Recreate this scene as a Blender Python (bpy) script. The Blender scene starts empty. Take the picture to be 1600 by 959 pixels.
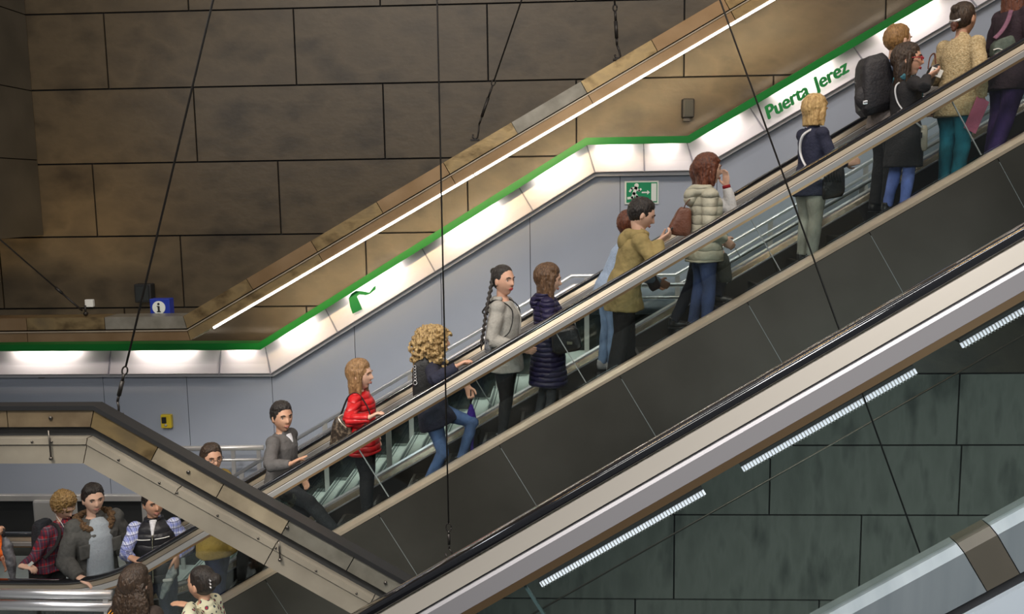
import bpy, bmesh, math, random
from math import sin, cos, tan, radians, pi, sqrt, atan2, exp, floor
from mathutils import Vector, Matrix
random.seed(7)
scene = bpy.context.scene
COL = scene.collection
# ------------------------------------------------------------------ camera
ZC = 4.93
FPX, PITCH, YAW, ROLL = 1400.0, radians(7.33), radians(2.7), radians(0.85)
Fv = Vector((-sin(YAW)*cos(PITCH), cos(YAW)*cos(PITCH), -sin(PITCH)))
_r = Vector((cos(YAW), sin(YAW), 0)); _u = _r.cross(Fv)
Rv = _r*cos(ROLL) - _u*sin(ROLL); Uv = _u*cos(ROLL) + _r*sin(ROLL)
cam = bpy.data.cameras.new('camera'); cam.sensor_width = 36; cam.lens = FPX/1600*36
cam.clip_start = .1; cam.clip_end = 200
camo = bpy.data.objects.new('camera', cam); COL.objects.link(camo); scene.camera = camo
camo.matrix_world = Matrix(((Rv.x, Uv.x, -Fv.x, 0), (Rv.y, Uv.y, -Fv.y, 0), (Rv.z, Uv.z, -Fv.z, ZC), (0, 0, 0, 1)))

def W(px, py, Y):
    """point of the photograph's frame carried out to the real depth Y"""
    d = Fv + Rv*((px-800)/FPX) + Uv*((479.5-py)/FPX)
    d = d*(Y/d.y); d.z += ZC
    return d
def XZ(px, py, Y):
    p = W(px, py, Y); return (p.x, p.z)

# ------------------------------------------------------------------ world, exposure, big lights
scene.view_settings.view_transform = 'Standard'
scene.view_settings.look = 'None'
scene.view_settings.exposure = 0.0
scene.view_settings.gamma = 1.0
scene.view_settings.use_curve_mapping = False
world = bpy.data.worlds.new('world'); scene.world = world; world.use_nodes = True
world.node_tree.nodes['Background'].inputs[0].default_value = (.55, .58, .62, 1)
world.node_tree.nodes['Background'].inputs[1].default_value = .17

def area(name, loc, target, sx, sy, power, color=(1, 1, 1)):
    l = bpy.data.lights.new(name, 'AREA'); l.shape = 'RECTANGLE'; l.size = sx; l.size_y = sy
    l.energy = power; l.color = color
    o = bpy.data.objects.new(name, l); COL.objects.link(o); o.location = loc
    o.rotation_euler = (Vector(target)-Vector(loc)).to_track_quat('-Z', 'Y').to_euler()
    return o
l_ = area('hall_lamp', (1.6, -.6, 7.8), (1.0, 3.5, 3.0), 3, .8, 50, (1, .98, .97)); l_.data.spread = radians(70)  # added narrow light that brightens the near escalator side
l_ = area('hall_lamp', (-3.5, 2.2, 8.5), (-2.6, 6.8, 2.7), 2.5, .6, 75, (1, .93, .82)); l_.data.spread = radians(60)  # added narrow light that brightens the near trough
# unseen area lights added overhead, low and in front (all outside the frame)
area('hall_lamp', (-3, 4.5, 10.5), (-2, 9, 2), 7, .5, 230, (1, .97, .93))
area('hall_lamp', (3.5, 4.0, 12.0), (3, 9, 5), 7, .5, 330, (1, .97, .94))
area('hall_lamp', (-7.5, 6.0, 7.0), (-4, 9, 1.2), 3, .6, 90, (.92, .96, 1))
area('hall_lamp', (6.5, 3.0, .4), (4.2, 11.9, .3), 2, 1.0, 170, (.85, .97, .95))  # added low light for the bottom of the right wall
area('hall_lamp', (0, 10.6, 11.5), (0, 9, 5), 12, .4, 60, (1, .95, .88))
area('hall_lamp', (-2, -1.5, 8.0), (0, 8.5, 1.5), 9, 1.2, 270, (1, .97, .93))  # added frontal fill from behind the viewer

for _x in (-6.5, -3.2, .2, 3.4, 6.6):
    area('warm_lamp', (_x, 6.3, 9.2), (_x, 7.2, 0), 1.7, .10, 30, (1, .58, .2))  # unseen warm strips added to put orange glints on the handrails

# ------------------------------------------------------------------ materials
def nodes_of(m):
    m.use_nodes = True
    return m.node_tree.nodes, m.node_tree.links, m.node_tree.nodes['Principled BSDF']
def mat(name, col, rough=.5, metal=0., emis=None, estr=0., spec=None, coat=0):
    m = bpy.data.materials.new(name); n, l, b = nodes_of(m)
    b.inputs['Base Color'].default_value = (*col, 1); b.inputs['Roughness'].default_value = rough
    b.inputs['Metallic'].default_value = metal
    if spec is not None: b.inputs['Specular IOR Level'].default_value = spec
    if coat: b.inputs['Coat Weight'].default_value = coat
    if emis: b.inputs['Emission Color'].default_value = (*emis, 1); b.inputs['Emission Strength'].default_value = estr
    return m
def ramp(n, stops):
    r = n.new('ShaderNodeValToRGB')
    while len(r.color_ramp.elements) < len(stops): r.color_ramp.elements.new(.5)
    for e, (p, c) in zip(r.color_ramp.elements, stops): e.position = p; e.color = (*c, 1)
    return r
def noisy(name, c1, c2, scale=3, rough=.5, metal=0., stretch=(1, 1, 1), bump=0., detail=6, c3=None, rot=0, bscale=None, spec=None):
    """two or three tones mixed by a noise in object space"""
    m = mat(name, c1, rough, metal, spec=spec); n, l, b = nodes_of(m)
    tc = n.new('ShaderNodeTexCoord'); mp = n.new('ShaderNodeMapping')
    mp.inputs['Scale'].default_value = stretch; mp.inputs['Rotation'].default_value = (0, rot, 0)
    no = n.new('ShaderNodeTexNoise'); no.inputs['Scale'].default_value = scale; no.inputs['Detail'].default_value = detail
    l.new(tc.outputs['Object'], mp.inputs[0]); l.new(mp.outputs[0], no.inputs['Vector'])
    st = [(.32, c1), (.68, c2)] if c3 is None else [(.28, c1), (.5, c2), (.72, c3)]
    r = ramp(n, st); l.new(no.outputs['Fac'], r.inputs[0]); l.new(r.outputs[0], b.inputs['Base Color'])
    if bump:
        n2 = n.new('ShaderNodeTexNoise'); n2.inputs['Scale'].default_value = bscale or scale*6; n2.inputs['Detail'].default_value = 4
        l.new(mp.outputs[0], n2.inputs['Vector'])
        bp = n.new('ShaderNodeBump'); bp.inputs['Strength'].default_value = bump; bp.inputs['Distance'].default_value = .02
        l.new(n2.outputs['Fac'], bp.inputs['Height']); l.new(bp.outputs[0], b.inputs['Normal'])
    return m
def glassy(name, tint, refl=.09):
    m = bpy.data.materials.new(name); m.use_nodes = True; n = m.node_tree.nodes; l = m.node_tree.links; n.clear()
    o = n.new('ShaderNodeOutputMaterial'); t = n.new('ShaderNodeBsdfTransparent'); g = n.new('ShaderNodeBsdfGlossy')
    t.inputs[0].default_value = (*tint, 1); g.inputs['Roughness'].default_value = .02; g.inputs[0].default_value = (.95, 1, 1, 1)
    lw = n.new('ShaderNodeLayerWeight'); lw.inputs['Blend'].default_value = .35
    mr = n.new('ShaderNodeMapRange'); mr.inputs['To Min'].default_value = refl*.1; mr.inputs['To Max'].default_value = .45
    mx = n.new('ShaderNodeMixShader'); l.new(lw.outputs['Fresnel'], mr.inputs[0]); l.new(mr.outputs[0], mx.inputs[0])
    l.new(t.outputs[0], mx.inputs[1]); l.new(g.outputs[0], mx.inputs[2]); l.new(mx.outputs[0], o.inputs[0])
    return m
M = {}
M['concrete'] = noisy('brown_concrete', (.030, .0215, .0115), (.078, .057, .032), 1.5, .42, 0, (1, 1, 1.6), .12, 9, c3=(.050, .0365, .021))
M['concrete_side'] = noisy('side_concrete', (.045, .036, .024), (.065, .052, .036), 1.6, .6, 0, (1, 1, 1), .1)
M['concrete_low'] = noisy('streaked_concrete', (.105, .112, .098), (.26, .27, .235), 2.2, .7, 0, (1.6, 1, .5), .15, 9, c3=(.19, .20, .172))
M['joint'] = mat('joint_black', (.01, .009, .008), .9)
M['grey_panel'] = noisy('grey_panel', (.34, .375, .45), (.375, .41, .485), .8, .45, 0)
M['white_panel'] = mat('diffuser_white', (.60, .565, .60), .5)
M['band_green'] = mat('band_green', (.002, .17, .022), .35)
M['ink_green'] = mat('lettering_green', (.01, .24, .05), .45)
M['steel'] = noisy('brushed_steel', (.50, .49, .49), (.60, .585, .57), 2, .34, .55, (1, 1, 1))
M['steel_warm'] = noisy('champagne_steel', (.40, .34, .26), (.50, .43, .33), 2, .34, .55)
M['steel_m'] = mat('profile_silver', (.50, .49, .48), .32, .5)
M['steel_b'] = mat('near_profile_grey', (.42, .40, .41), .38, .4)
M['steel_bw'] = mat('near_profile_beige', (.56, .51, .44), .36, .4)
M['steel_dark'] = mat('dark_steel', (.10, .09, .08), .35, .9)
M['chrome'] = mat('chrome', (.74, .74, .77), .3, .85)
M['rubber'] = mat('handrail_rubber', (.010, .010, .012), .10, 0, spec=.8, coat=.8)
M['deck_inner'] = noisy('inner_deck_brown', (.16, .13, .09), (.30, .25, .18), 1.2, .25, .7)
M['clad'] = noisy('dark_stainless', (.085, .082, .070), (.13, .125, .108), .9, .38, .85, (1, 1, 1))
M['black'] = mat('black_paint', (.012, .012, .013), .5)
M['dark'] = mat('dark_void', (.018, .019, .02), .6)
M['dark_kick'] = mat('dark_kick', (.012, .015, .016), .6)
M['bronze'] = noisy('mottled_bronze', (.12, .08, .04), (.38, .27, .13), 4, .33, .75, (1, 1, 1.5), .05, 7, c3=(.27, .20, .11))
M['bronze_t'] = noisy('tan_bronze', (.20, .165, .115), (.36, .30, .21), 4, .42, .3, (1, 1, 1), .05, 7)
M['bronze_d'] = noisy('brown_bronze', (.14, .10, .06), (.24, .18, .11), 4, .42, .4, (1, 1, 1), .05, 7)
M['bronze_b'] = noisy('copper_sheet', (.27, .17, .085), (.37, .245, .135), 2.5, .36, .75, (1, 1, 1), .03)
M['bronze_g'] = noisy('grey_bronze', (.20, .185, .15), (.32, .30, .25), 5, .42, .6, (1, 1, 1), .05)
M['taupe'] = noisy('taupe_sheet', (.31, .275, .22), (.40, .355, .285), 3, .42, .45, (1, 1, 1), .03)
M['lip_bronze'] = mat('lip_bronze', (.34, .22, .12), .35, .7)
M['glass'] = glassy('balustrade_glass', (.94, .972, .965), .10)
M['glass_near'] = glassy('near_glass', (.83, .88, .865), .10)
M['glass_edge'] = mat('glass_edge', (.06, .10, .10), .2)
M['glass_seam'] = mat('seam_light', (.35, .40, .40), .3, .5)
M['tread'] = noisy('stair_terrazzo', (.60, .67, .65), (.70, .76, .74), 30, .5)
M['tread_strip'] = mat('nosing_strip', (.16, .19, .19), .5)
M['floor'] = noisy('landing_floor', (.36, .39, .40), (.44, .47, .48), 6, .35)
M['deck_blue'] = noisy('deck_blue_grey', (.23, .27, .29), (.29, .33, .35), 1.5, .4, .35, (8, 1, .6))
M['deck_block'] = noisy('deck_brown_block', (.10, .09, .07), (.13, .115, .09), 3, .5, .2)  # dark reflection on the deck, painted as a brown block
M['pale'] = mat('pale_cladding', (.55, .62, .68), .35, .1)
M['lamp'] = mat('lamp_white', (.9, .9, .9), .5, 0, (1, .97, .92), 9)
M['lamp_soft'] = mat('lamp_soft', (.8, .8, .9), .5, 0, (.90, .88, 1), .75)  # glow standing for lamps mirrored in the near glass
M['white'] = mat('white_plastic', (.75, .75, .72), .4)
M['sign_blue'] = mat('sign_blue', (.01, .03, .30), .4)
M['sign_green'] = mat('sign_green', (.0, .22, .09), .4)
M['sign_white'] = mat('sign_white', (.66, .70, .66), .5)
M['yellow'] = mat('yellow_plastic', (.65, .48, .03), .4)
M['cable'] = mat('cable_black', (.02, .017, .015), .45, .4)

# ------------------------------------------------------------------ mesh helpers
class MB:
    def __init__(s): s.v = []; s.f = []; s.mi = []; s.sm = []
    def add(s, vs, fs, mi=0, smooth=False):
        o = len(s.v); s.v += [tuple(v) for v in vs]
        for f in fs: s.f.append(tuple(i+o for i in f)); s.mi.append(mi); s.sm.append(smooth)
    def box(s, a, b, mi=0):
        (x0, y0, z0), (x1, y1, z1) = a, b
        x0, x1 = min(x0, x1), max(x0, x1); y0, y1 = min(y0, y1), max(y0, y1); z0, z1 = min(z0, z1), max(z0, z1)
        s.add([(x0,y0,z0),(x1,y0,z0),(x1,y1,z0),(x0,y1,z0),(x0,y0,z1),(x1,y0,z1),(x1,y1,z1),(x0,y1,z1)],
              [(0,3,2,1),(4,5,6,7),(0,1,5,4),(1,2,6,5),(2,3,7,6),(3,0,4,7)], mi)
    def obox(s, c, ax, ay, az, mi=0):
        """box from centre and three half vectors"""
        c, ax, ay, az = map(Vector, (c, ax, ay, az))
        if ax.cross(ay).dot(az) < 0: az = -az
        vs = [c+ax*i+ay*j+az*k for k in (-1, 1) for j in (-1, 1) for i in (-1, 1)]
        s.add(vs, [(0,2,3,1),(4,5,7,6),(0,1,5,4),(1,3,7,5),(3,2,6,7),(2,0,4,6)], mi)
    def prism(s, pts, y0, y1, mi=0):
        """polygon in XZ between two depths"""
        n = len(pts)
        ar = sum(pts[i][0]*pts[(i+1)%n][1]-pts[(i+1)%n][0]*pts[i][1] for i in range(n))
        if ar < 0: pts = pts[::-1]
        y0, y1 = min(y0, y1), max(y0, y1)
        vs = [(x, y0, z) for x, z in pts]+[(x, y1, z) for x, z in pts]
        fs = [tuple(range(n)), tuple(range(2*n-1, n-1, -1))]+[(i, i+n, (i+1)%n+n, (i+1)%n) for i in range(n)]
        s.add(vs, fs, mi)
    def sweep(s, path, sec, mi=0, smooth=False, closed=True, mis=None):
        """section (y, n) carried along a path in XZ, n = perpendicular to the path, mitred"""
        P = [Vector((a, 0, b)) for a, b in path]; n = len(P); k = len(sec); vs = []
        for i in range(n):
            d1 = (P[i]-P[i-1]).normalized() if i else (P[1]-P[0]).normalized()
            d2 = (P[i+1]-P[i]).normalized() if i < n-1 else d1
            n1 = Vector((-d1.z, 0, d1.x)); n2 = Vector((-d2.z, 0, d2.x)); m = (n1+n2).normalized(); c = m.dot(n1)
            for y, h in sec: vs.append((P[i].x+m.x*h/c, y, P[i].z+m.z*h/c))
        fs = []; ms = []
        for i in range(n-1):
            for j in range(k if closed else k-1):
                j2 = (j+1) % k; fs.append((i*k+j, i*k+j2, (i+1)*k+j2, (i+1)*k+j)); ms.append(mis[j] if mis else mi)
        o = len(s.v); s.v += vs
        for f, q in zip(fs, ms): s.f.append(tuple(a+o for a in f)); s.mi.append(q); s.sm.append(smooth)
        if closed:
            s.f.append(tuple(range(o+k-1, o-1, -1))); s.mi.append(mi); s.sm.append(False)
            s.f.append(tuple(range(o+(n-1)*k, o+n*k))); s.mi.append(mi); s.sm.append(False)
    def tube(s, pts, r, seg=8, mi=0, smooth=True, cap=True, ry=None, up=None):
        """tapered elliptical tube: r = number or list; ry = second radius list along 'up x dir'"""
        P = [Vector(p) for p in pts]; n = len(P)
        R = r if isinstance(r, (list, tuple)) else [r]*n
        R2 = ry if ry else R
        ref = Vector(up) if up is not None else None
        vs = []; prev = None
        for i in range(n):
            d = (P[min(i+1, n-1)]-P[max(i-1, 0)]).normalized()
            if ref is not None:
                a = ref - d*ref.dot(d); a = a.normalized() if a.length > 1e-4 else d.orthogonal().normalized()
            elif prev is None: a = d.orthogonal().normalized()
            else: a = prev - d*prev.dot(d); a.normalize()
            prev = a; b = d.cross(a)
            for j in range(seg):
                t = 2*pi*j/seg; vs.append(P[i]+a*(R[i]*cos(t))+b*(R2[i]*sin(t)))
        fs = [(i*seg+j, i*seg+(j+1)%seg, (i+1)*seg+(j+1)%seg, (i+1)*seg+j) for i in range(n-1) for j in range(seg)]
        if cap: fs += [tuple(range(seg-1, -1, -1)), tuple(range((n-1)*seg, n*seg))]
        s.add(vs, fs, mi, smooth)
    def ball(s, c, r, seg=12, rings=8, mi=0, mtx=None):
        c = Vector(c); r = (r, r, r) if not isinstance(r, (tuple, list)) else r
        vs = []; fs = []
        for i in range(rings+1):
            th = pi*i/rings
            for j in range(seg):
                ph = 2*pi*j/seg; v = Vector((r[0]*sin(th)*cos(ph), r[1]*sin(th)*sin(ph), r[2]*cos(th)))
                vs.append(c+(mtx @ v if mtx else v))
        for i in range(rings):
            for j in range(seg): fs.append((i*seg+j, (i+1)*seg+j, (i+1)*seg+(j+1)%seg, i*seg+(j+1)%seg))
        s.add(vs, fs, mi, True)
    def build(s, name, mats, parent=None, **props):
        me = bpy.data.meshes.new(name); me.from_pydata([tuple(v) for v in s.v], [], s.f)
        if not isinstance(mats, (list, tuple)): mats = [mats]
        for m in mats: me.materials.append(m)
        me.polygons.foreach_set('material_index', s.mi); me.polygons.foreach_set('use_smooth', s.sm)
        me.validate(); me.update()
        o = bpy.data.objects.new(name, me); COL.objects.link(o)
        if parent is not None:
            o.parent = parent; o.matrix_parent_inverse = Matrix.Translation(-parent.location)
        for k, v in props.items(): o[k] = v
        return o
def tag(o, label=None, cat=None, group=None, kind=None):
    for k, v in (('label', label), ('category', cat), ('group', group), ('kind', kind)):
        if v: o[k] = v
    return o
def thing(name, loc, label, cat, group=None):
    o = bpy.data.objects.new(name, None); COL.objects.link(o); o.location = loc; o.empty_display_size = .1
    return tag(o, label, cat, group)
def struct(mb, name, mats): return tag(mb.build(name, mats), kind='structure')
def bevel(o, w=.005, seg=2):
    b = o.modifiers.new('bevel', 'BEVEL'); b.width = w; b.segments = seg; b.limit_method = 'ANGLE'; return o
def mix(a, b, t): return tuple(x+(y-x)*t for x, y in zip(a, b))

# ------------------------------------------------------------------ key levels
YN, YF = 8.40, 9.65                 # near and far balustrade of the escalator carrying the people
T = .583                            # slope
def cline(px, py, Y):
    x, z = XZ(px, py, Y); return z-T*x
C_RAIL = cline(1000, 411, YN)       # handrail top line  z = T x + C
C_TRIM = cline(1000, 553, YN)
Z_RAIL = XZ(60, 905, YN)[1]
C_NOSE = C_RAIL-1.24
X0 = (0-C_NOSE)/T                   # where the nosing line meets the landing floor
print('levels', C_RAIL, C_TRIM, Z_RAIL, C_NOSE, X0)
def arc_path(xa, xb, C, zflat, r=1.6, xend=6.2):
    """flat run that bends up into the slope line z = T x + C"""
    xc = (zflat-C)/T; a = math.atan(T); t = r*tan(a/2); pts = [(xa, zflat)]
    for i in range(9):
        u = a*i/8; pts.append((xc-t+r*sin(u), zflat+r*(1-cos(u))))
    pts.append((xend, T*xend+C)); return pts

# ------------------------------------------------------------------ setting
YW = 11.90
rows = [XZ(800, y, YW)[1] for y in (126, )]
zt = rows[0]; H = .975
zs = [zt+H*3, zt+H*2, zt+H, zt, zt-H, zt-2*H, zt-3*H, zt-4*H, zt-5*H, zt-6*H, zt-7.25*H, zt-9*H]
x_r1 = XZ(165, 70, YW)[0]; x_r2 = XZ(305, 190, YW)[0]; Wp = (XZ(1382, 70, YW)[0]-x_r1)/4
mb = MB(); gp = .011
for i in range(len(zs)-1):
    base = (x_r1 if i % 2 == 0 else x_r2) - 4*Wp
    if i == 4: base = XZ(148, 310, YW)[0]-4*Wp
    if i == 5: base = XZ(285, 430, YW)[0]-4*Wp
    if i == 8: base = XZ(1505, 650, YW)[0]-8*Wp
    if i == 9: base = XZ(1348, 760, YW)[0]-8*Wp
    if i == 10: base = XZ(1178, 880, YW)[0]-8*Wp+.9
    low = i >= 7
    for k in range(12):
        a, b = base+k*Wp, base+(k+1)*Wp
        mb.box((a+gp, YW, zs[i+1]+gp), (b-gp, YW+.06, zs[i]-gp), 2 if low else 0)
mb.box((-16, YW+.03, zs[-1]), (12, YW+.3, zs[0]), 1)
struct(mb, 'wall_back', [M['concrete'], M['joint'], M['concrete_low']])
# side wall on the left, stopping above the stair hall
xs = XZ(50, 142, YW)[0]; zb = XZ(66, 368, YW)[1]
mb = MB(); ys = [7.5, 9.0, 10.9, YW]
lv = [zs[0], zs[1], zs[2], XZ(50, 142, YW)[1], XZ(62, 250, YW)[1], zb]
for i in range(len(lv)-1):
    yy = [[6.5, 9.3, YW], [6.5, 10.2, YW], [6.5, 9.3, YW], [6.5, 10.75, YW], [6.5, YW]][i]
    for a, b in zip(yy[:-1], yy[1:]): mb.box((xs-.05, a+.008, lv[i+1]+gp*.6), (xs, b-.008, lv[i]-gp*.6), 0)
mb.box((xs-1.5, 6.5, zb+.01), (xs-.03, YW-.01, zs[0]), 1)
struct(mb, 'wall_left', [M['concrete_side'], M['joint']])

# grey cladding below the luminous band
YG = 11.50
top = [(-260, 583), (424, 583), (937, 270), (1070, 270), (1487, 22), (1800, -165)]
topw = [XZ(a, b-6, YG) for a, b in top]
zbot = XZ(100, 783, YG)[1]
joints = [XZ(p, q, YG)[0] for p, q in ((-120, 600), (165, 650), (295, 650), (426, 620), (555, 550), (690, 480), (829, 440), (969, 290), (1120, 300), (1270, 250), (1430, 120), (1600, 100), (1760, 50))]
def topz(x):
    for (xa, za), (xb, zb_) in zip(topw[:-1], topw[1:]):
        if xa <= x <= xb: return za+(zb_-za)*(x-xa)/(xb-xa)
    return topw[-1][1]
mb = MB()
def stair_low(x): return max(zbot, T*x+C_NOSE-.5) if x > -4.6 else zbot
for a, b in zip(joints[:-1], joints[1:]):
    g = .004; xsn = [a+g]+[x for x, z in topw if a+g < x < b-g]+[b-g]
    mb.prism([(x, topz(x)) for x in xsn]+[(b-g, stair_low(b)), (a+g, stair_low(a))], YG, YG+.05, 0)
mb.box((-9, YG+.05, zbot), (-1.8, YG+.08, zbot+.2), 1)
mb.prism([(x, z-.01) for x, z in topw]+[(topw[-1][0], stair_low(topw[-1][0])), (-4.6, zbot), (topw[0][0], zbot)], YG+.035, YG+.08, 1)
struct(mb, 'wall_cladding', [M['grey_panel'], M['joint']])
# landing floor with dark recess beyond, and the pit wall it ends at
mb = MB(); mb.box((-14, 5.0, -.3), (-1.6, 11.75, 0)); struct(mb, 'floor', M['floor'])
mb = MB(); mb.box((-14, -3, -3.4), (12, YW, -3.2)); struct(mb, 'floor', M['dark_kick'])
mb = MB(); mb.box((-14, 11.62, 0.0), (-4.2, 11.74, zbot+.06)); struct(mb, 'trim_1', M['dark'])

# ------------------------------------------------------------------ luminous band
def band():
    green_top = [(-260, 541), (403, 537), (915, 216), (1075, 213), (1440, -1), (1700, -155)]
    Yf = 11.24
    path = [XZ(a, b-1, Yf) for a, b in green_top]
    root = thing('luminous_sign_band', (path[2][0], 11.4, path[2][1]-.5),
                 'long white lit band with green top edge running along the grey wall beside the stairs', 'sign')
    m = MB(); m.sweep(path, [(Yf, 0), (Yf, -.088), (Yf+.012, -.088), (Yf+.012, -.012), (Yf+.22, -.012), (Yf+.22, 0)], 0)
    m.build('green_fascia', M['band_green'], root)
    # reflector panels, one per bay, sloping out towards the bottom
    bays = [-230, -60, 143, 322, 403, 489, 648, 805, 906, 1008, 1078, 1169, 1329, 1490, 1650]
    bx = []
    for b in bays:
        bx.append(XZ(b, 300, Yf)[0])
    def on(x):
        for (xa, za), (xb, zb_) in zip(path[:-1], path[1:]):
            if xa <= x <= xb: return za+(zb_-za)*(x-xa)/(xb-xa)
        return path[-1][1]
    corners = [p[0] for p in path]
    bx[4] = corners[1]; bx[8] = corners[2]; bx[10] = corners[3]
    bx = [x for x in bx if x < corners[-1]-.05]
    sec = [(YG-.04, -.03), (YG-.115, -.30), (YG-.16, -.415), (YG-.15, -.425), (YG-.002, -.425), (YG-.002, -.03)]
    def miter(x):
        """normal and scale at x"""
        for i in range(1, len(path)-1):
            if abs(path[i][0]-x) < 1e-4:
                d1 = Vector((path[i][0]-path[i-1][0], path[i][1]-path[i-1][1])).normalized(); d2 = Vector((path[i+1][0]-path[i][0], path[i+1][1]-path[i][1])).normalized()
                n1 = Vector((-d1.y, d1.x)); n2 = Vector((-d2.y, d2.x)); mm = (n1+n2).normalized(); return mm/mm.dot(n1)
        for (xa, za), (xb, zb_) in zip(path[:-1], path[1:]):
            if xa <= x <= xb:
                d = Vector((xb-xa, zb_-za)).normalized(); return Vector((-d.y, d.x))
    for a, b in zip(bx[:-1], bx[1:]):
        m = MB(); na, nb = miter(a), miter(b); za, zb_ = on(a), on(b)
        dv = Vector((b-a, zb_-za)).normalized()*.006
        va = [(a+dv.x+na.x*n, y, za+dv.y+na.y*n) for y, n in sec]; vb = [(b-dv.x+nb.x*n, y, zb_-dv.y+nb.y*n) for y, n in sec]
        k = len(sec); m.add(va+vb, [(i, (i+1)%k, (i+1)%k+k, i+k) for i in range(k)]+[tuple(range(k-1, -1, -1)), tuple(range(k, 2*k))])
        m.build('diffuser_panel', M['white_panel'], root)
        # tube of the bay, tucked behind the fascia
        L = sqrt((b-a)**2+(zb_-za)**2); c = Vector(((a+b)/2, Yf+.09, (za+zb_)/2)); d = Vector((b-a, 0, zb_-za)).normalized(); up = Vector((-d.z, 0, d.x))
        mid = (na+nb)/2; c = c + up*(-.05)
        l = bpy.data.lights.new('band_tube', 'AREA'); l.shape = 'RECTANGLE'; l.size = L*.50; l.size_y = .03; l.energy = 3.0*L; l.color = (1, .90, .80)
        o = bpy.data.objects.new('band_tube', l); COL.objects.link(o)
        zax = -(Vector((0, .5, 0))-up*.75).normalized(); xax = d; yax = zax.cross(xax)
        o.matrix_world = Matrix(((xax.x, yax.x, zax.x, c.x), (xax.y, yax.y, zax.y, c.y), (xax.z, yax.z, zax.z, c.z), (0, 0, 0, 1)))
        # uplight onto the concrete
        l = bpy.data.lights.new('band_uplight', 'AREA'); l.shape = 'RECTANGLE'; l.size = L*.8; l.size_y = .06; l.energy = (1.9 if a > .2 else .8)*L; l.color = (1, .90, .74)
        o = bpy.data.objects.new('band_uplight', l); COL.objects.link(o)
        c2 = Vector(((a+b)/2, Yf+.12, (za+zb_)/2))+up*.02
        zax = -(up*.95+Vector((0, .25, 0))).normalized(); yax = zax.cross(xax)
        o.matrix_world = Matrix(((xax.x, yax.x, zax.x, c2.x), (xax.y, yax.y, zax.y, c2.y), (xax.z, yax.z, zax.z, c2.z), (0, 0, 0, 1)))
    # dark divider ribs
    for x in bx[1:-1]:
        m = MB(); n = miter(x); z = on(x)
        vs = [Vector((x+n.x*q, y, z+n.y*q)) for y, q in [(YG-.05, -.09), (YG-.135, -.30), (YG-.178, -.425), (YG-.02, -.42), (YG-.01, -.10)]]
        m.add([v+Vector((-.009, 0, 0)) for v in vs]+[v+Vector((.009, 0, 0)) for v in vs], [(4,3,2,1,0),(5,6,7,8,9)]+[(i, (i+1)%5, (i+1)%5+5, i+5) for i in range(5)])
        m.build('divider_rib', M['grey_rib'], root)
    # shadow-gap strip below the band
    m = MB(); m.sweep([ (x, z) for x, z in path], [(YG-.10, -.43), (YG-.10, -.47), (YG-.002, -.47), (YG-.002, -.43)], 0)
    m.build('lower_trim', M['grey_trim'], root)
    return root, sec
M['grey_rib'] = mat('rib_grey', (.22, .21, .25), .6)
M['grey_trim'] = mat('trim_grey', (.50, .50, .52), .5)
band_root, band_sec = band()

# lettering and arrow on the band
def text_obj(body, name, p, angle, size, m, y_off, parent, shear=.0, tilt=0, extr=.002, bold=0.0, sx=1):
    cu = bpy.data.curves.new(name, 'FONT'); cu.body = body; cu.size = size; cu.extrude = extr; cu.shear = shear
    cu.align_x = 'CENTER'; cu.align_y = 'CENTER'
    tmp = bpy.data.objects.new('tmp', cu); COL.objects.link(tmp)
    bpy.context.view_layer.update()
    me = bpy.data.meshes.new_from_object(tmp.evaluated_get(bpy.context.evaluated_depsgraph_get())); bpy.data.objects.remove(tmp)
    if bold:
        bm_ = bmesh.new()
        for k, (ox, oz) in enumerate(((-bold, 0), (bold, 0), (0, bold*.6), (0, -bold*.6), (0, 0))):
            n0 = len(bm_.verts); bm_.from_mesh(me); bm_.verts.ensure_lookup_table()
            for v in bm_.verts[n0:]: v.co.x += ox; v.co.y += oz; v.co.z += .0006*k
        bm_.to_mesh(me); bm_.free()
    me.materials.clear(); me.materials.append(m); me.name = name
    R = Matrix.Rotation(-angle, 4, 'Y') @ Matrix.Rotation(pi/2+tilt, 4, 'X') @ Matrix.Diagonal((sx, 1, 1, 1))
    me.transform(Matrix.Translation(Vector(p)) @ R)
    o = bpy.data.objects.new(name, me); COL.objects.link(o)
    if parent is not None: o.parent = parent; o.matrix_parent_inverse = Matrix.Translation(-parent.location)
    return o
ang = math.atan(.585)
def on_panel(px, py, lift=.006):
    """point on the sloping diffuser under this part of the band: reflector plane depth ~ YG-.10"""
    return W(px, py, YG-.125-lift)
text_obj('Puerta', 'lettering', on_panel(1228, 160, .075), ang, .225, M['ink_green'], 0, band_root, .22, 0, .003, .010, .97)
text_obj('Jerez', 'lettering', on_panel(1297, 119, .075), ang, .225, M['ink_green'], 0, band_root, .22, 0, .003, .010, .97)
def emblem():
    pts = [(546,447),(552,444),(560,448),(571,452),(580,447),(588,443),(587,449),(576,458),(569,460),(560,459),(556,462),(566,482),(553,490),(548,470)]
    pts = [(545,466),(549,459),(556,454),(568,455),(577,457),(584,448),(587,446),(587,452),(578,459),(572,461),(562,460),(558,463),(566,483),(551,490),(547,478)]
    m = MB(); w = [on_panel(a, b, .055) for a, b in pts]
    m.prism([(p.x, p.z) for p in w], YG-.185, YG-.180)
    m.build('arrow_emblem', M['ink_green'], band_root)
emblem()

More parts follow.
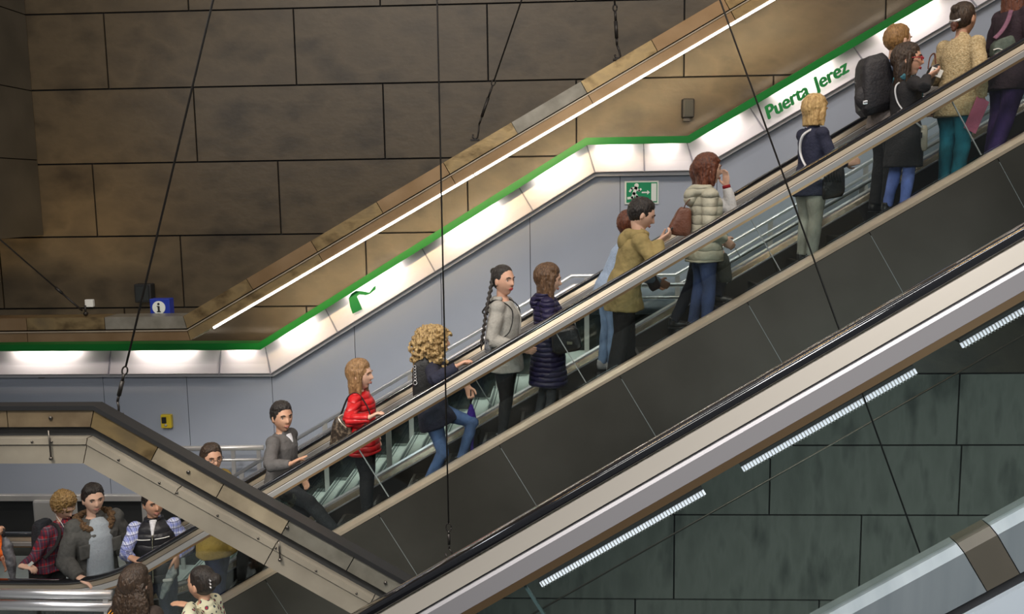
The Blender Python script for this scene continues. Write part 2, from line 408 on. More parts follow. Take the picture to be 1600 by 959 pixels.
# ------------------------------------------------------------------ escalator carrying the passengers
def balustrade_sec(side):
    """profile section below the handrail; side -1 = outer face towards the camera"""
    return
def rail_section(Y, w=.04, h=.045):
    pts = []
    for i in range(24):
        t = 2*pi*i/24; c, s_ = cos(t), sin(t)
        pts.append((Y+w*(abs(c)**.75)*(1 if c > 0 else -1), -h/2+h/2*(abs(s_)**.6)*(1 if s_ > 0 else -1)))
    return pts[::-1]
def profile_parts(root, Y, path, pan, k=1.0, warm='steel_warm', hr='rubber'):
    q = lambda n: -.047-(abs(n)-.047)*k
    ky = .6+.4*k
    def sec(pts): return [(Y+y*ky, q(n)) for y, n in pts][::-1]
    m = MB(); m.sweep(path, rail_section(Y), 0, True); m.build('handrail', M[hr], root)
    m = MB(); m.sweep(path, sec([(-.034, -.047), (-.050, -.115), (.050, -.115), (.034, -.047)]), 0); m.build('upper_profile', M[warm], root)
    m = MB(); m.sweep(path, sec([(-.044, -.115), (-.044, -.124), (.044, -.124), (.044, -.115)]), 0); m.build('shadow_gap', M['black'], root)
    m = MB(); m.sweep(path, sec([(-.054, -.124), (-.062, -.136), (-.054, -.208), (.054, -.208), (.062, -.136), (.054, -.124)]), 0); m.build('lower_profile', M[pan], root)
    m = MB(); m.sweep(path, sec([(-.053, -.209), (-.040, -.245), (.040, -.245), (.053, -.209)]), 0); m.build('bottom_lip', M['lip_bronze'], root)
def sloped_glass(root, Y, path, n0, n1, seams, mname, seam_m='glass_seam', name='glass_pane'):
    """panes cut by seams given as x positions on the path line (perpendicular cuts)"""
    m = MB(); m.sweep(path, [(Y-.006, n0), (Y-.006, n1), (Y+.006, n1), (Y+.006, n0)], 0)
    m.build(name, M[mname], root)
    d = Vector((1, 0, T)).normalized(); n = Vector((-d.z, 0, d.x))
    for x, C in seams:
        p = Vector((x, Y, T*x+C)); m = MB()
        m.obox(p+n*(n0+n1)/2, d*.004, Vector((0, .008, 0)), n*abs(n0-n1)/2); m.build('glass_seam', M[seam_m], root)
def seam_x(px, py, Y, C):
    """x on the line of the handrail top for a perpendicular seam passing a frame point"""
    x, z = XZ(px, py, Y); return (x+T*(z-C))/(1+T*T)

xe = 6.3
esc = thing('escalator', (0, 9.0, 0), 'long steel and glass escalator carrying the standing passengers up to the right', 'escalator')
path_n = arc_path(-9.0, 0, C_RAIL, Z_RAIL, 1.7, xe)
NB = -(C_RAIL-C_TRIM)*cos(math.atan(T))     # trim below handrail, perpendicular
seams = [(seam_x(a, b, YN, C_RAIL), C_RAIL) for a, b in ((300, 960), (455, 690), (590, 742), (880, 600), (1220, 345), (1165, 350), (1490, 200))]
profile_parts(esc, YN, path_n, 'steel_m', .62)
sloped_glass(esc, YN, path_n, -.16, NB+.02, [(seam_x(a, b, YN, C_RAIL), C_RAIL) for a, b in ((585, 740), (893, 560), (1195, 380), (1510, 200))], 'glass')
profile_parts(esc, YF, path_n, 'steel_m', .62)
sloped_glass(esc, YF, path_n, -.16, NB+.05, [(seam_x(a, b, YF, C_RAIL), C_RAIL) for a, b in ((760, 620), (1150, 390))], 'glass')
# deck trims
m = MB(); m.sweep(path_n, [(YN-.05, NB), (YN-.137, NB-.022), (YN-.137, NB-.05), (YN+.12, NB-.05), (YN+.10, NB-.012), (YN+.02, NB)][::-1], 0); m.build('deck_trim', M['steel_warm'], esc)
m = MB(); m.sweep(path_n, [(YF-.14, NB-.02), (YF-.02, NB+.03), (YF+.12, NB+.03), (YF+.12, NB-.06), (YF-.14, NB-.06)][::-1], 0); m.build('inner_deck', M['deck_inner'], esc)
m = MB(); m.sweep(path_n, [(YF-.045, NB+.012), (YF-.045, NB+.040), (YF-.012, NB+.055), (YF-.012, NB+.012)], 0); m.build('glass_clamp', M['chrome'], esc)
m = MB(); m.sweep(path_n, [(YF-.16, NB-.035), (YF-.16, NB-.022), (YF-.135, NB-.022), (YF-.135, NB-.035)], 0); m.build('skirt_edge', M['chrome'], esc)
m = MB(); m.sweep(path_n, [(YF-.15, NB-.035), (YF-.15, NB-.32), (YF-.135, NB-.32), (YF-.135, NB-.035)], 0); m.build('skirt_panel', M['steel_dark'], esc)
m = MB(); m.sweep(path_n, [(YN+.135, NB-.05), (YN+.135, NB-.32), (YN+.15, NB-.32), (YN+.15, NB-.05)], 0); m.build('skirt_panel', M['steel_dark'], esc)
# dark stainless cladding in panels cut perpendicular to the slope
A = math.atan(T); dS = Vector((cos(A), 0, sin(A))); nS = Vector((-sin(A), 0, cos(A)))
cuts = [seam_x(a, b, YN-.12, C_RAIL) for a, b in ((418, 910), (620, 850), (815, 655+130), (1000, 610), (1180, 500), (1302, 470), (1395, 410), (1580, 285))]
cuts = sorted([seam_x(a, b, YN-.12, C_RAIL) for a, b in ((425, 920), (622, 850), (805, 735), (1000, 640), (1215, 555), (1395, 430), (1575, 280))])
cuts = [-6.2]+cuts+[6.3]
for a, b in zip(cuts[:-1], cuts[1:]):
    m = MB(); pa = Vector((a, 0, T*a+C_RAIL)); pb = Vector((b, 0, T*b+C_RAIL))
    q = [pa+dS*.003+nS*(NB-.055), pb-dS*.003+nS*(NB-.055), pb-dS*.003+nS*(NB-1.24), pa+dS*.003+nS*(NB-1.24)]
    m.prism([(v.x, v.z) for v in q], YN-.135, YN-.12); m.build('cladding_panel', M['clad'], esc)
    if a > -6:
        m = MB(); m.obox(pa+nS*(NB-.66)+Vector((0, YN-.128, 0)), dS*.0035, (0, .004, 0), nS*.57); m.build('panel_seam', M['glass_seam'], esc)
m = MB(); m.sweep([(-6.2, -6.2*T+C_RAIL), (xe, xe*T+C_RAIL)], [(YN-.118, NB-.09), (YN-.118, NB-1.25), (YF+.12, NB-1.25), (YF+.12, NB-.4), (YF-.1, NB-.4), (YN+.2, NB-.4)][::-1], 0); m.build('truss_body', M['dark'], esc)
# moving steps
m = MB(); k0 = 0
steps = []
for k in range(0, 27):
    xa = X0+.4*k; z = .2332*(k+1)
    m.box((xa, YN+.155, z-.26), (xa+.42, YF-.155, z-.012), 0)
    for j in range(24):
        y = YN+.17+j*(YF-YN-.34)/23; m.box((xa, y, z-.012), (xa+.40, y+.014, z), 1)
    m.box((xa, YN+.155, z-.012), (xa+.03, YF-.155, z+.001), 2)
    if z > T*xe+C_NOSE: break
m.build('step_band', [M['black'], M['steel_dark'], M['yellow_line']] if 'yellow_line' in M else [M['black'], M['steel_dark'], M['steel_dark']], esc, kind='stuff')
def step_z(x):
    k = floor((x-X0)/.4)
    return 0. if k < 0 else .2332*(k+1)

# ------------------------------------------------------------------ staircase behind
Y1, Y2 = 9.95, 11.36
C_ST = C_NOSE+.21
xl0 = XZ(936, 400, Y2)[0]; 
def stair():
    root = thing('staircase', (-3, 10.6, 0), 'pale terrazzo staircase with steel handrails climbing along the grey wall', 'stairs')
    run = .262; rise = run*T
    xL = XZ(905, 560, 10.6)[0]; xst = (0-C_ST)/T
    n1 = int((xL-xst)/run); zl = rise*n1; xL = xst+run*n1
    m = MB(); pts = [(xst, -.02)]
    for k in range(n1): pts += [(xst+run*k, rise*(k+1)), (xst+run*(k+1), rise*(k+1))]
    xL2 = xL+1.28
    pts += [(xL2, zl)]
    k = 0; x = xL2
    while x < 7.2: pts += [(x, zl+rise*(k+1)), (x+run, zl+rise*(k+1))]; x += run; k += 1
    xe2, ze2 = pts[-1]
    low = [(xe2, ze2-.5), (xL2, zl-.45), (xL, zl-.45), (xst+.6, -.02)]
    # solid in convex-ish pieces: one prism per step
    def colm(a, b, z, zl_): m.prism([(a, z), (b, z), (b, zl_), (a, zl_)], Y1+.04, Y2, 0)
    for i in range(n1): colm(xst+run*i, xst+run*(i+1)+.001, rise*(i+1), max(0, rise*(i+1)-.5))
    colm(xL, xL2, zl, zl-.4)
    x = xL2; k = 0
    while x < 7.2: colm(x, x+run+.001, zl+rise*(k+1), zl+rise*(k+1)-.5); x += run; k += 1
    m.build('flight', M['tread'], root)
    m = MB()
    def strips(x, z): 
        m.box((x+.015, Y1+.05, z), (x+.045, Y2-.02, z+.003)); m.box((x+.06, Y1+.05, z), (x+.075, Y2-.02, z+.003))
        m.box((x-.002, Y1+.05, z-.03), (x+.004, Y2-.02, z-.004))
    for i in range(n1): strips(xst+run*i, rise*(i+1))
    x = xL2; k = 0
    while x < 7.2: strips(x, zl+rise*(k+1)); x += run; k += 1
    m.build('nosing_strips', M['tread_strip'], root, kind='stuff')
    # stringer, and a dark panel standing in for the dark void by the wall
    line = [(xst-.3, T*(xst-.3)+C_ST), (xL, zl+.03), (xL2-.05, zl+.03), (7.2, zl+.03+T*(7.2-xL2+.05))]
    m = MB(); m.sweep(line, [(Y1-.06, .10), (Y1-.06, -.16), (Y1+.04, -.16), (Y1+.04, .10)], 0); m.build('stringer', M['steel_warm'], root)
    m = MB(); m.sweep(line, [(Y2-.02, .43), (Y2-.02, -.10), (Y2+.05, -.10), (Y2+.05, .43)], 0); m.build('kick_panel', M['dark_kick'], root)
    m = MB(); m.sweep(line, [(Y1-.11, -.02), (Y1-.11, -.06), (Y1-.06, -.06), (Y1-.06, -.02)], 0); m.build('chrome_strip', M['chrome'], root)
    # handrails
    for Y, px, hh in ((Y1, 944, .98), (Y2-.16, 940, .97)):
        xc = XZ(px, 400, Y)[0]
        zc = zl+hh
        C1 = C_ST+hh+.02
        xc = (zc-C1)/T
        ln = [(xst-.15, T*(xst-.15)+C1), (xc, zc), (xL2-.02, zc), (7.2, zc+T*(7.22-xL2))]
        for dn, r in ((0, .026), (-.14, .020)):
            m = MB(); m.tube([(a, Y, b+dn) for a, b in ln], r, 10); m.build('handrail', M['chrome'], root)
        m = MB(); m.sweep(ln, [(Y-.005, -.17), (Y-.005, -.80), (Y+.005, -.80), (Y+.005, -.17)], 0); m.build('glass_pane', M['glass'], root)
        def lz(x):
            for (xa, za), (xb, zb_) in zip(ln[:-1], ln[1:]):
                if xa <= x <= xb: return za+(zb_-za)*(x-xa)/(xb-xa)
        x = XZ(644, 698, Y)[0]-1.13*2 if Y > 11 else XZ(700, 600, Y)[0]-3*1.4
        while x < 7:
            if x > xst+.1:
                zt_ = lz(x); m = MB(); m.box((x-.03, Y-.012, zt_-.98), (x+.03, Y+.012, zt_)); m.build('post', M['steel'], root)
            x += 1.13 if Y > 11 else 1.75
    return root
stair()

# ------------------------------------------------------------------ rails at the landing, left
def bar_rail(name, label, pts, Y, bars, posts, cat='railing', z0=0):
    p0 = W(*pts[0], Y); root = thing(name, (p0.x, Y, 0), label, cat)
    for dz, r, mt in bars:
        m = MB(); m.tube([W(a, b, Y)+Vector((0, 0, dz)) for a, b in pts], r, 12); m.build('rail_bar', M[mt], root)
    for px in posts:
        p = W(px, pts[0][1], Y); m = MB(); m.box((p.x-.025, Y-.015, z0), (p.x+.025, Y+.015, p.z)); m.build('post', M['steel'], root)
    return root
bar_rail('queue_railing', 'double chrome railing across the bottom left in front of the escalator mouth', [(-60, 926), (175, 929)], 7.9, [(0, .045, 'chrome'), (-.115, .050, 'chrome')], [-40, 165])
bar_rail('wall_railing', 'grey steel railing with posts before the grey wall behind the man in glasses', [(262, 701), (412, 699)], 11.2, [(0, .035, 'steel'), (-.16, .02, 'steel')], [275, 364, 404])
r = thing('barrier_rail', (-6, 10.6, 0), 'low steel barrier rail in front of the dark recess behind the young men', 'railing')
m = MB(); a = W(-60, 776, 10.6); b = W(300, 772, 10.6); m.box((a.x, 10.57, a.z-.05), (b.x, 10.65, a.z+.03)); bevel(m.build('rail_bar', M['steel'], r), .012)
for px in (-30, 58, 225):
    p = W(px, 776, 10.6); m = MB(); m.box((p.x-.03, 10.58, 0), (p.x+.03, 10.64, p.z-.05)); m.build('post', M['steel'], r)
m = MB(); p = W(88, 780, 10.6); m.box((p.x-.26, 10.5, p.z-.42), (p.x+.3, 10.56, p.z+.02)); bevel(m.build('end_panel', M['steel'], r), .03)

# ------------------------------------------------------------------ suspended troughs
def trough(name, label, pts, Y, secs, seg_len, mirror=1):
    """secs: list of (part name, [(y,n)..], material keys cycle)"""
    path = [XZ(a, b, Y) for a, b in pts]
    root = thing(name, (path[1][0], Y, path[1][1]), label, 'trough')
    # cut points along the path
    for nm, sec, mats_, sl in secs:
        if sl is None:
            m = MB(); m.sweep(path, sec, 0); m.build(nm, M[mats_[0]], root); continue
        q = [Vector((a, 0, b)) for a, b in path]; idx = 0
        for i in range(len(q)-1):
            L = (q[i+1]-q[i]).length; n = max(1, round(L/sl)); d = (q[i+1]-q[i])/n
            for k in range(n):
                a = q[i]+d*k; b = q[i]+d*(k+1); m = MB()
                # mitre only at the bends: build with neighbours so ends meet
                pth = [(a.x, a.z), (b.x, b.z)]
                ext = []
                dd = d.normalized(); nn = Vector((-dd.z, 0, dd.x)); vs = []
                for end, P_ in ((0, a), (1, b)):
                    mt = nn; c = 1
                    if end == 0 and k == 0 and i > 0:
                        d0 = (q[i]-q[i-1]).normalized(); n0 = Vector((-d0.z, 0, d0.x)); mt = (n0+nn).normalized(); c = mt.dot(nn)
                    if end == 1 and k == n-1 and i < len(q)-2:
                        d0 = (q[i+2]-q[i+1]).normalized(); n0 = Vector((-d0.z, 0, d0.x)); mt = (n0+nn).normalized(); c = mt.dot(nn)
                    sh = dd*(.004 if end == 0 else -.004)
                    for y, h in sec: vs.append((P_.x+sh.x+mt.x*h/c, y, P_.z+sh.z+mt.z*h/c))
                kk = len(sec); m.add(vs, [(j, (j+1)%kk, (j+1)%kk+kk, j+kk) for j in range(kk)]+[tuple(range(kk-1, -1, -1)), tuple(range(kk, 2*kk))])
                m.build(nm, M[mats_[idx % len(mats_)]], root); idx += 1
    return root, path
Yc = 6.80
secsC = [('top_sheet', [(Yc-.04, 0), (Yc-.04, -.035), (Yc+.10, -.035), (Yc+.10, 0)], ['black'], None),
         ('upper_panel', [(Yc-.02, -.036), (Yc-.02, -.175), (Yc+.0, -.175), (Yc+.0, -.036)], ['bronze_d', 'bronze_d', 'bronze_d', 'bronze', 'bronze_t', 'bronze_t', 'bronze_g', 'bronze_g', 'bronze_g', 'bronze_g', 'bronze_g'], .62),
         ('recess', [(Yc+.04, -.036), (Yc+.04, -.44), (Yc+.10, -.44), (Yc+.10, -.036)], ['dark'], None),
         ('lip_strip', [(Yc-.035, -.262), (Yc-.035, -.315), (Yc+.05, -.315), (Yc+.05, -.262)], ['taupe'], .95),
         ('lower_panel', [(Yc-.02, -.325), (Yc-.02, -.475), (Yc+.10, -.475), (Yc+.10, -.325)], ['taupe'], 1.45)]
trC, pathC = trough('near_trough', 'suspended grey-brown metal trough in the lower left, flat then sloping down to the right', [(-260, 634), (150, 632), (760, 975)], Yc, secsC, 1)
# bolts on the lip and seams
Lp = [Vector((a, 0, b)) for a, b in pathC]
m = MB()
for i in range(2):
    d = (Lp[i+1]-Lp[i]); n = int(d.length/.3); dd = d.normalized(); nn = Vector((-dd.z, 0, dd.x))
    for k in range(1, n):
        for off in (0, ):
            p = Lp[i]+dd*(.3*k+.07*(k % 3))+nn*(-.292); m.tube([(p.x, Yc-.045, p.z), (p.x, Yc-.034, p.z)], .009, 8)
            if k % 3 == 0: p = Lp[i]+dd*(.3*k)+nn*(-.10); m.tube([(p.x, Yc-.035, p.z), (p.x, Yc-.018, p.z)], .014, 8)
m.build('bolts', M['steel_dark'], trC, kind='stuff')
for px, py in ((76, 676), (436, 850)):
    p = W(px, py, Yc-.05); m = MB(); m.tube([p+Vector((0, 0, .02)), p+Vector((.002, 0, -.12 if px > 100 else -.20))], .007, 8); m.ball(p+Vector((.002, 0, -.13 if px > 100 else -.21)), .016)
    m.build('hanging_pin', M['steel_dark'], trC)
Yd = 10.30
secsD = [('upper_strip', [(Yd, 0), (Yd, -.145), (Yd+.30, -.145), (Yd+.30, 0)], ['bronze', 'bronze_b', 'bronze', 'bronze_g', 'bronze', 'bronze_b'], .85),
         ('recess', [(Yd+.06, -.145), (Yd+.06, -.162), (Yd+.28, -.162), (Yd+.28, -.145)], ['black'], None),
         ('lower_fascia', [(Yd-.01, -.162), (Yd-.01, -.285), (Yd+.27, -.285), (Yd+.27, -.162)], ['bronze_b', 'bronze_b', 'bronze', 'bronze_b'], 1.7),
         ('edge_lip', [(Yd-.025, -.160), (Yd-.025, -.172), (Yd-.01, -.172), (Yd-.01, -.160)], ['steel_warm'], None)]
trD, pathD = trough('far_trough', 'suspended copper-toned lighting trough running up across the concrete wall', [(-200, 500), (286, 494), (1130, -4), (1320, -116)], Yd, secsD, 1)
# lamp line under its lower edge, on the slope
q = [Vector((a, 0, b)) for a, b in pathD]
dd = (q[2]-q[1]).normalized(); nn = Vector((-dd.z, 0, dd.x)); Ls = (q[3]-q[1]).length
n = 7
for k in range(n):
    a = q[1]+dd*(.25+(Ls-.3)*k/n); b = q[1]+dd*(.25+(Ls-.3)*(k+1)/n-.015)
    m = MB(); m.obox((a+b)/2+nn*(-.298)+Vector((0, Yd+.0, 0)), (b-a)/2, (0, .02, 0), nn*.012); m.build('lamp_strip', M['lamp'], trD)
    l = bpy.data.lights.new('trough_light', 'AREA'); l.shape = 'RECTANGLE'; l.size = (b-a).length; l.size_y = .05; l.energy = 4.5; l.spread = radians(75); l.color = (1, .72, .36)
    o = bpy.data.objects.new('trough_light', l); COL.objects.link(o); c = (a+b)/2+nn*(-.32)+Vector((0, Yd+.18, 0))
    zax = -(Vector((0, .9, 0))-nn*.26).normalized(); xax = dd; yax = zax.cross(xax)
    o.matrix_world = Matrix(((xax.x, yax.x, zax.x, c.x), (xax.y, yax.y, zax.y, c.y), (xax.z, yax.z, zax.z, c.z), (0, 0, 0, 1)))
for k in range(2):
    l = bpy.data.lights.new('trough_light', 'AREA'); l.shape = 'RECTANGLE'; l.size = 1.2; l.size_y = .05; l.energy = 6; l.spread = radians(90); l.color = (1, .72, .36)
    o = bpy.data.objects.new('trough_light', l); COL.objects.link(o); o.location = (q[1].x-1.75-1.5*k, Yd+.45, q[1].z+.05)
    o.rotation_euler = (radians(180-35), 0, 0)

# ------------------------------------------------------------------ hanging cables
def cable(name, label, a, b, Y, links, r=.009, hook=None, group=None):
    A_, B_ = W(*a, Y), W(*b, Y); d = (A_-B_).normalized(); top_ = B_+d*((10.5-B_.z)/d.z if A_.z > ZC+1 or a[1] <= 0 else (A_-B_).length)
    root = thing(name, tuple(B_), label, 'cable', group)
    m = MB(); m.tube([B_+d*(links*.9), top_], r, 8); m.build('wire', M['cable'], root)
    if links:
        m = MB()
        # eye, turnbuckle body and hook
        e = B_+d*links*.9; side = d.orthogonal().normalized(); side = Vector((1, 0, 0))-d*d.x; side.normalize()
        ring = [e+side*(.022*cos(t))+d*(.035*sin(t)-.03) for t in [2*pi*i/12 for i in range(13)]]; m.tube(ring, r*.8, 6)
        m.tube([e-d*.06, B_+d*links*.62], r*1.3, 8); m.tube([B_+d*links*.62, B_+d*links*.32], r*1.9, 10); m.tube([B_+d*links*.32, B_+d*links*.2], r*1.2, 8)
        hk = [B_+d*links*.2, B_+d*links*.1+side*.02, B_+side*.03, B_-d*.02+side*.01, B_-d*.015-side*.02, B_+d*.02-side*.03]; m.tube(hk, r*1.1, 8)
        m.build('turnbuckle', M['cable'], root)
    m = MB(); m.box((B_.x-.05, Y-.04, B_.z-.045), (B_.x+.05, Y+.04, B_.z-.025)); m.build('anchor_plate', M['cable'], root)
    return root
cable('hanging_cable', 'dark steel cable with turnbuckle holding the bend of the lower left trough', (333, 0), (180, 642), Yc+.14, .42, .009)
cable('hanging_cable', 'dark steel cable dropping past the curly haired woman to behind the near handrail', (683, 0), (702, 868), Yc+.14, .30, .0065)
cable('hanging_cable', 'long slanting dark cable crossing the lit lettering and the woman in grey trousers', (1125, 0), (1475, 967), 7.6, 0, .0075)
cable('hanging_cable', 'slanting dark cable with clamp ending on the middle of the copper trough', (815, 0), (742, 214), Yd+.1, .75, .009)
cable('hanging_cable', 'short chain cable hanging at the top centre onto the copper trough', (960, -6), (965, 88), Yd+.1, .62, .011)
A_, B_ = W(-60, 322, Yd-.2), W(134, 490, Yd+.1)
def cable2():
    root = thing('hanging_cable', tuple(B_), 'slanting cable with shackle at the far left above the white box', 'cable')
    d = (A_-B_).normalized(); m = MB(); m.tube([B_+d*.45, A_+d*3], .009, 8); m.build('wire', M['cable'], root)
    m = MB(); m.tube([B_+d*.45, B_+d*.35], .018, 8); m.tube([B_+d*.35, B_+d*.05], .011, 8); m.ball(B_, .028); m.tube([B_+Vector((0, 0, .1)), B_], .012, 8); m.build('turnbuckle', M['cable'], root)
cable2()

# ------------------------------------------------------------------ things on the walls
def wall_box(name, label, cat, px0, py0, px1, py1, Y, d, mt, bev=.01):
    a = W(px0, py1, Y); b = W(px1, py0, Y); m = MB(); m.box((a.x, Y-d, a.z), (b.x, Y, b.z))
    return a, b, m
a, b, m = wall_box('', '', '', 1064, 155, 1083, 185, YW, .13, 'black')
o = thing('wall_speaker', (a.x, YW, a.z), 'black loudspeaker on the concrete wall above the bend of the green band', 'speaker')
bevel(m.build('housing', M['black'], o), .02, 3); m = MB(); m.box((a.x+.03, YW-.14, a.z+.03), (b.x-.03, YW-.128, b.z-.03)); m.build('grille', M['dark_kick'], o)
m = MB(); m.box((a.x+.02, YW-.08, a.z-.04), (a.x+.10, YW, a.z)); m.build('bracket', M['steel_dark'], o)
a, b, m = wall_box('', '', '', 218, 442, 242, 471, YW, .14, 'black')
o = thing('wall_speaker', (a.x, YW, a.z), 'black square loudspeaker beside the blue information sign', 'speaker')
bevel(m.build('housing', M['black'], o), .015, 3); m = MB(); m.box((a.x+.03, YW-.15, a.z+.03), (b.x-.03, YW-.138, b.z-.03)); m.build('grille', M['dark_kick'], o)
a, b, m = wall_box('', '', '', 136, 467, 148, 479, YW, .06, 'white')
o = thing('junction_box', (a.x, YW, a.z), 'small white square box on the concrete wall at the left', 'box'); bevel(m.build('cover', M['white'], o), .012, 3)
# information sign, a little box seen at an angle
a, b = W(238, 493, 10.75), W(267, 466, 10.75)
o = thing('information_sign', (a.x, 10.7, a.z), 'blue square information sign with a white disc above the flat trough', 'sign')
m = MB(); m.box((a.x, 10.70, a.z), (b.x, 10.83, b.z)); bevel(m.build('sign_box', M['sign_blue'], o), .006)
cx, cz, rr = a.x+(b.x-a.x)*.46, (a.z+b.z)/2, (b.z-a.z)*.38
m = MB(); m.prism([(cx+rr*cos(t), cz+rr*sin(t)) for t in [2*pi*i/28 for i in range(28)]], 10.692, 10.701); m.build('disc', M['sign_white'], o)
m = MB(); m.prism([(cx+.014*cos(t), cz+.045+.014*sin(t)) for t in [2*pi*i/12 for i in range(12)]], 10.686, 10.693)
m.box((cx-.012, 10.686, cz-.05), (cx+.012, 10.693, cz+.02)); m.box((cx-.022, 10.686, cz+.012), (cx+.0, 10.693, cz+.022)); m.box((cx-.024, 10.686, cz-.055), (cx+.024, 10.693, cz-.044)); m.build('letter', M['black'], o)
# exit sign
a, b = W(976, 319, YG), W(1029, 282, YG)
o = thing('exit_sign', (a.x, YG, a.z), 'green and white emergency exit sign with running figure and arrow', 'sign')
m = MB(); m.box((a.x, YG-.02, a.z), (b.x, YG-.002, b.z)); m.build('frame', M['sign_white'], o)
m = MB(); m.box((a.x+.02, YG-.026, a.z+.02), (b.x-.02, YG-.02, b.z-.02)); m.build('green_field', M['sign_green'], o)
w, h = b.x-a.x, b.z-a.z; y0, y1 = YG-.031, YG-.026
def sx(u, v): return (a.x+u*w, a.z+v*h)
m = MB()
m.prism([sx(.78, .12), sx(.93, .12), sx(.93, .88), sx(.78, .88)], y0, y1)
m.prism([sx(.50, .47), sx(.66, .47), sx(.66, .40), sx(.74, .50), sx(.66, .60), sx(.66, .53), sx(.50, .53)], y0, y1)
hx, hz = sx(.345, .80); m.prism([(hx+.028*cos(t), hz+.028*sin(t)) for t in [2*pi*i/14 for i in range(14)]], y0, y1)
for ln, th in (([(.33, .70), (.27, .46)], .045), ([(.27, .46), (.36, .33)], .038), ([(.36, .33), (.35, .14)], .034), ([(.27, .46), (.22, .28)], .038), ([(.22, .28), (.10, .26)], .034),
               ([(.33, .68), (.42, .58)], .03), ([(.42, .58), (.47, .64)], .026), ([(.32, .70), (.20, .68)], .03), ([(.20, .68), (.15, .55)], .026)):
    p, q_ = Vector((*sx(*ln[0]), )), Vector((*sx(*ln[1]), )); d = (q_-p).normalized(); n_ = Vector((-d.y, d.x))*th/2*.9; e = d*th/3
    m.prism([tuple(p-e+n_), tuple(p-e-n_), tuple(q_+e-n_), tuple(q_+e+n_)], y0, y1)
m.build('pictogram', M['sign_white'], o)
# yellow call point
a, b = W(255, 667, YG), W(270, 646, YG)
o = thing('call_point', (a.x, YG, a.z), 'small yellow call point box on the grey wall', 'box')
m = MB(); m.box((a.x, YG-.07, a.z), (b.x, YG-.002, b.z)); bevel(m.build('housing', M['yellow'], o), .012, 3)
m = MB(); m.box((a.x+.02, YG-.078, a.z+.07), (a.x+.08, YG-.069, b.z-.03)); m.build('window_plate', M['black'], o)
m = MB(); m.tube([((a.x+b.x)/2, YG-.085, a.z+.045), ((a.x+b.x)/2, YG-.069, a.z+.045)], .016, 12); m.build('button', M['steel'], o)
a, b = W(62, 590, YG), W(71, 584, YG)
o = thing('wall_clip', (a.x, YG, a.z), 'tiny grey clip just under the luminous band at the far left', 'clip')
m = MB(); m.box((a.x, YG-.04, a.z), (b.x, YG-.002, b.z)); bevel(m.build('clip_body', M['steel_dark'], o), .008)

# ------------------------------------------------------------------ near escalator (closest to the viewer)
YB = 3.50
pB0, pB1 = XZ(560, 954, YB), XZ(1600, 349, YB); TB = (pB1[1]-pB0[1])/(pB1[0]-pB0[0])
dB = Vector((1, 0, TB)).normalized(); nB = Vector((-dB.z, 0, dB.x)); p0 = Vector((pB0[0], 0, pB0[1]))
lineB = [tuple((p0+dB*t).xz) for t in (-2.2, 5.2)]
eb = thing('escalator', (1, YB, 0), 'near escalator side with black handrail and glass running up the lower right', 'escalator')
profile_parts(eb, YB, lineB, 'steel_b', 1.0, 'steel_bw')
def perpB(px, py):
    v = Vector((XZ(px, py, YB)[0], 0, XZ(px, py, YB)[1]))-p0; return v.dot(nB), v.dot(dB)
nA = perpB(1450, 869)[0]
m = MB(); m.sweep(lineB, [(YB-.006, -.24), (YB-.006, nA-.02), (YB+.006, nA-.02), (YB+.006, -.24)], 0); m.build('glass_pane', M['glass_near'], eb)
for px, py, mt in ((829, 927, 'glass_edge'), (1353, 615, 'glass_seam'), (1270, 660, 'glass_seam')):
    if px != 829: continue
    t = perpB(px, py)[1]; m = MB(); m.obox(p0+dB*t+nB*((nA-.24)/2)+Vector((0, YB, 0)), dB*.006, (0, .009, 0), nB*abs(nA+.24)/2); m.build('glass_seam', M[mt], eb)
n_s = perpB(1200, 755)[0]
# base deck panels below the glass
cutB = [perpB(*p)[1] for p in ((1300, 959), (1290, 961), (1490, 846), (1535, 812), (1560, 800))]
c1 = perpB(1515, 870)[1]; c2 = perpB(1562, 845)[1]
segs = [(-2.2, perpB(1280, 985)[1], 'deck_block'), (perpB(1280, 985)[1], perpB(1492, 846)[1], 'deck_blue'), (perpB(1492, 846)[1], perpB(1541, 815)[1], 'deck_block'), (perpB(1541, 815)[1], 5.2, 'deck_blue')]
for t0, t1, mt in segs:
    m = MB(); m.sweep([tuple((p0+dB*(t0+.002)).xz), tuple((p0+dB*(t1-.002)).xz)], [(YB-.02, nA), (YB-.05, nA-.03), (YB-.05, nA-.215), (YB+.05, nA-.215), (YB+.05, nA)][::-1], 0)
    m.build('deck_panel', M[mt], eb)
m = MB(); m.sweep(lineB, [(YB-.035, nA-.215), (YB-.035, nA-.26), (YB+.04, nA-.26), (YB+.04, nA-.215)][::-1], 0); m.build('black_gap', M['black'], eb)
m = MB(); m.sweep(lineB, [(YB-.06, nA-.26), (YB-.08, nA-.9), (YB+.04, nA-.9), (YB+.04, nA-.26)][::-1], 0); m.build('lower_cladding', M['pale'], eb)
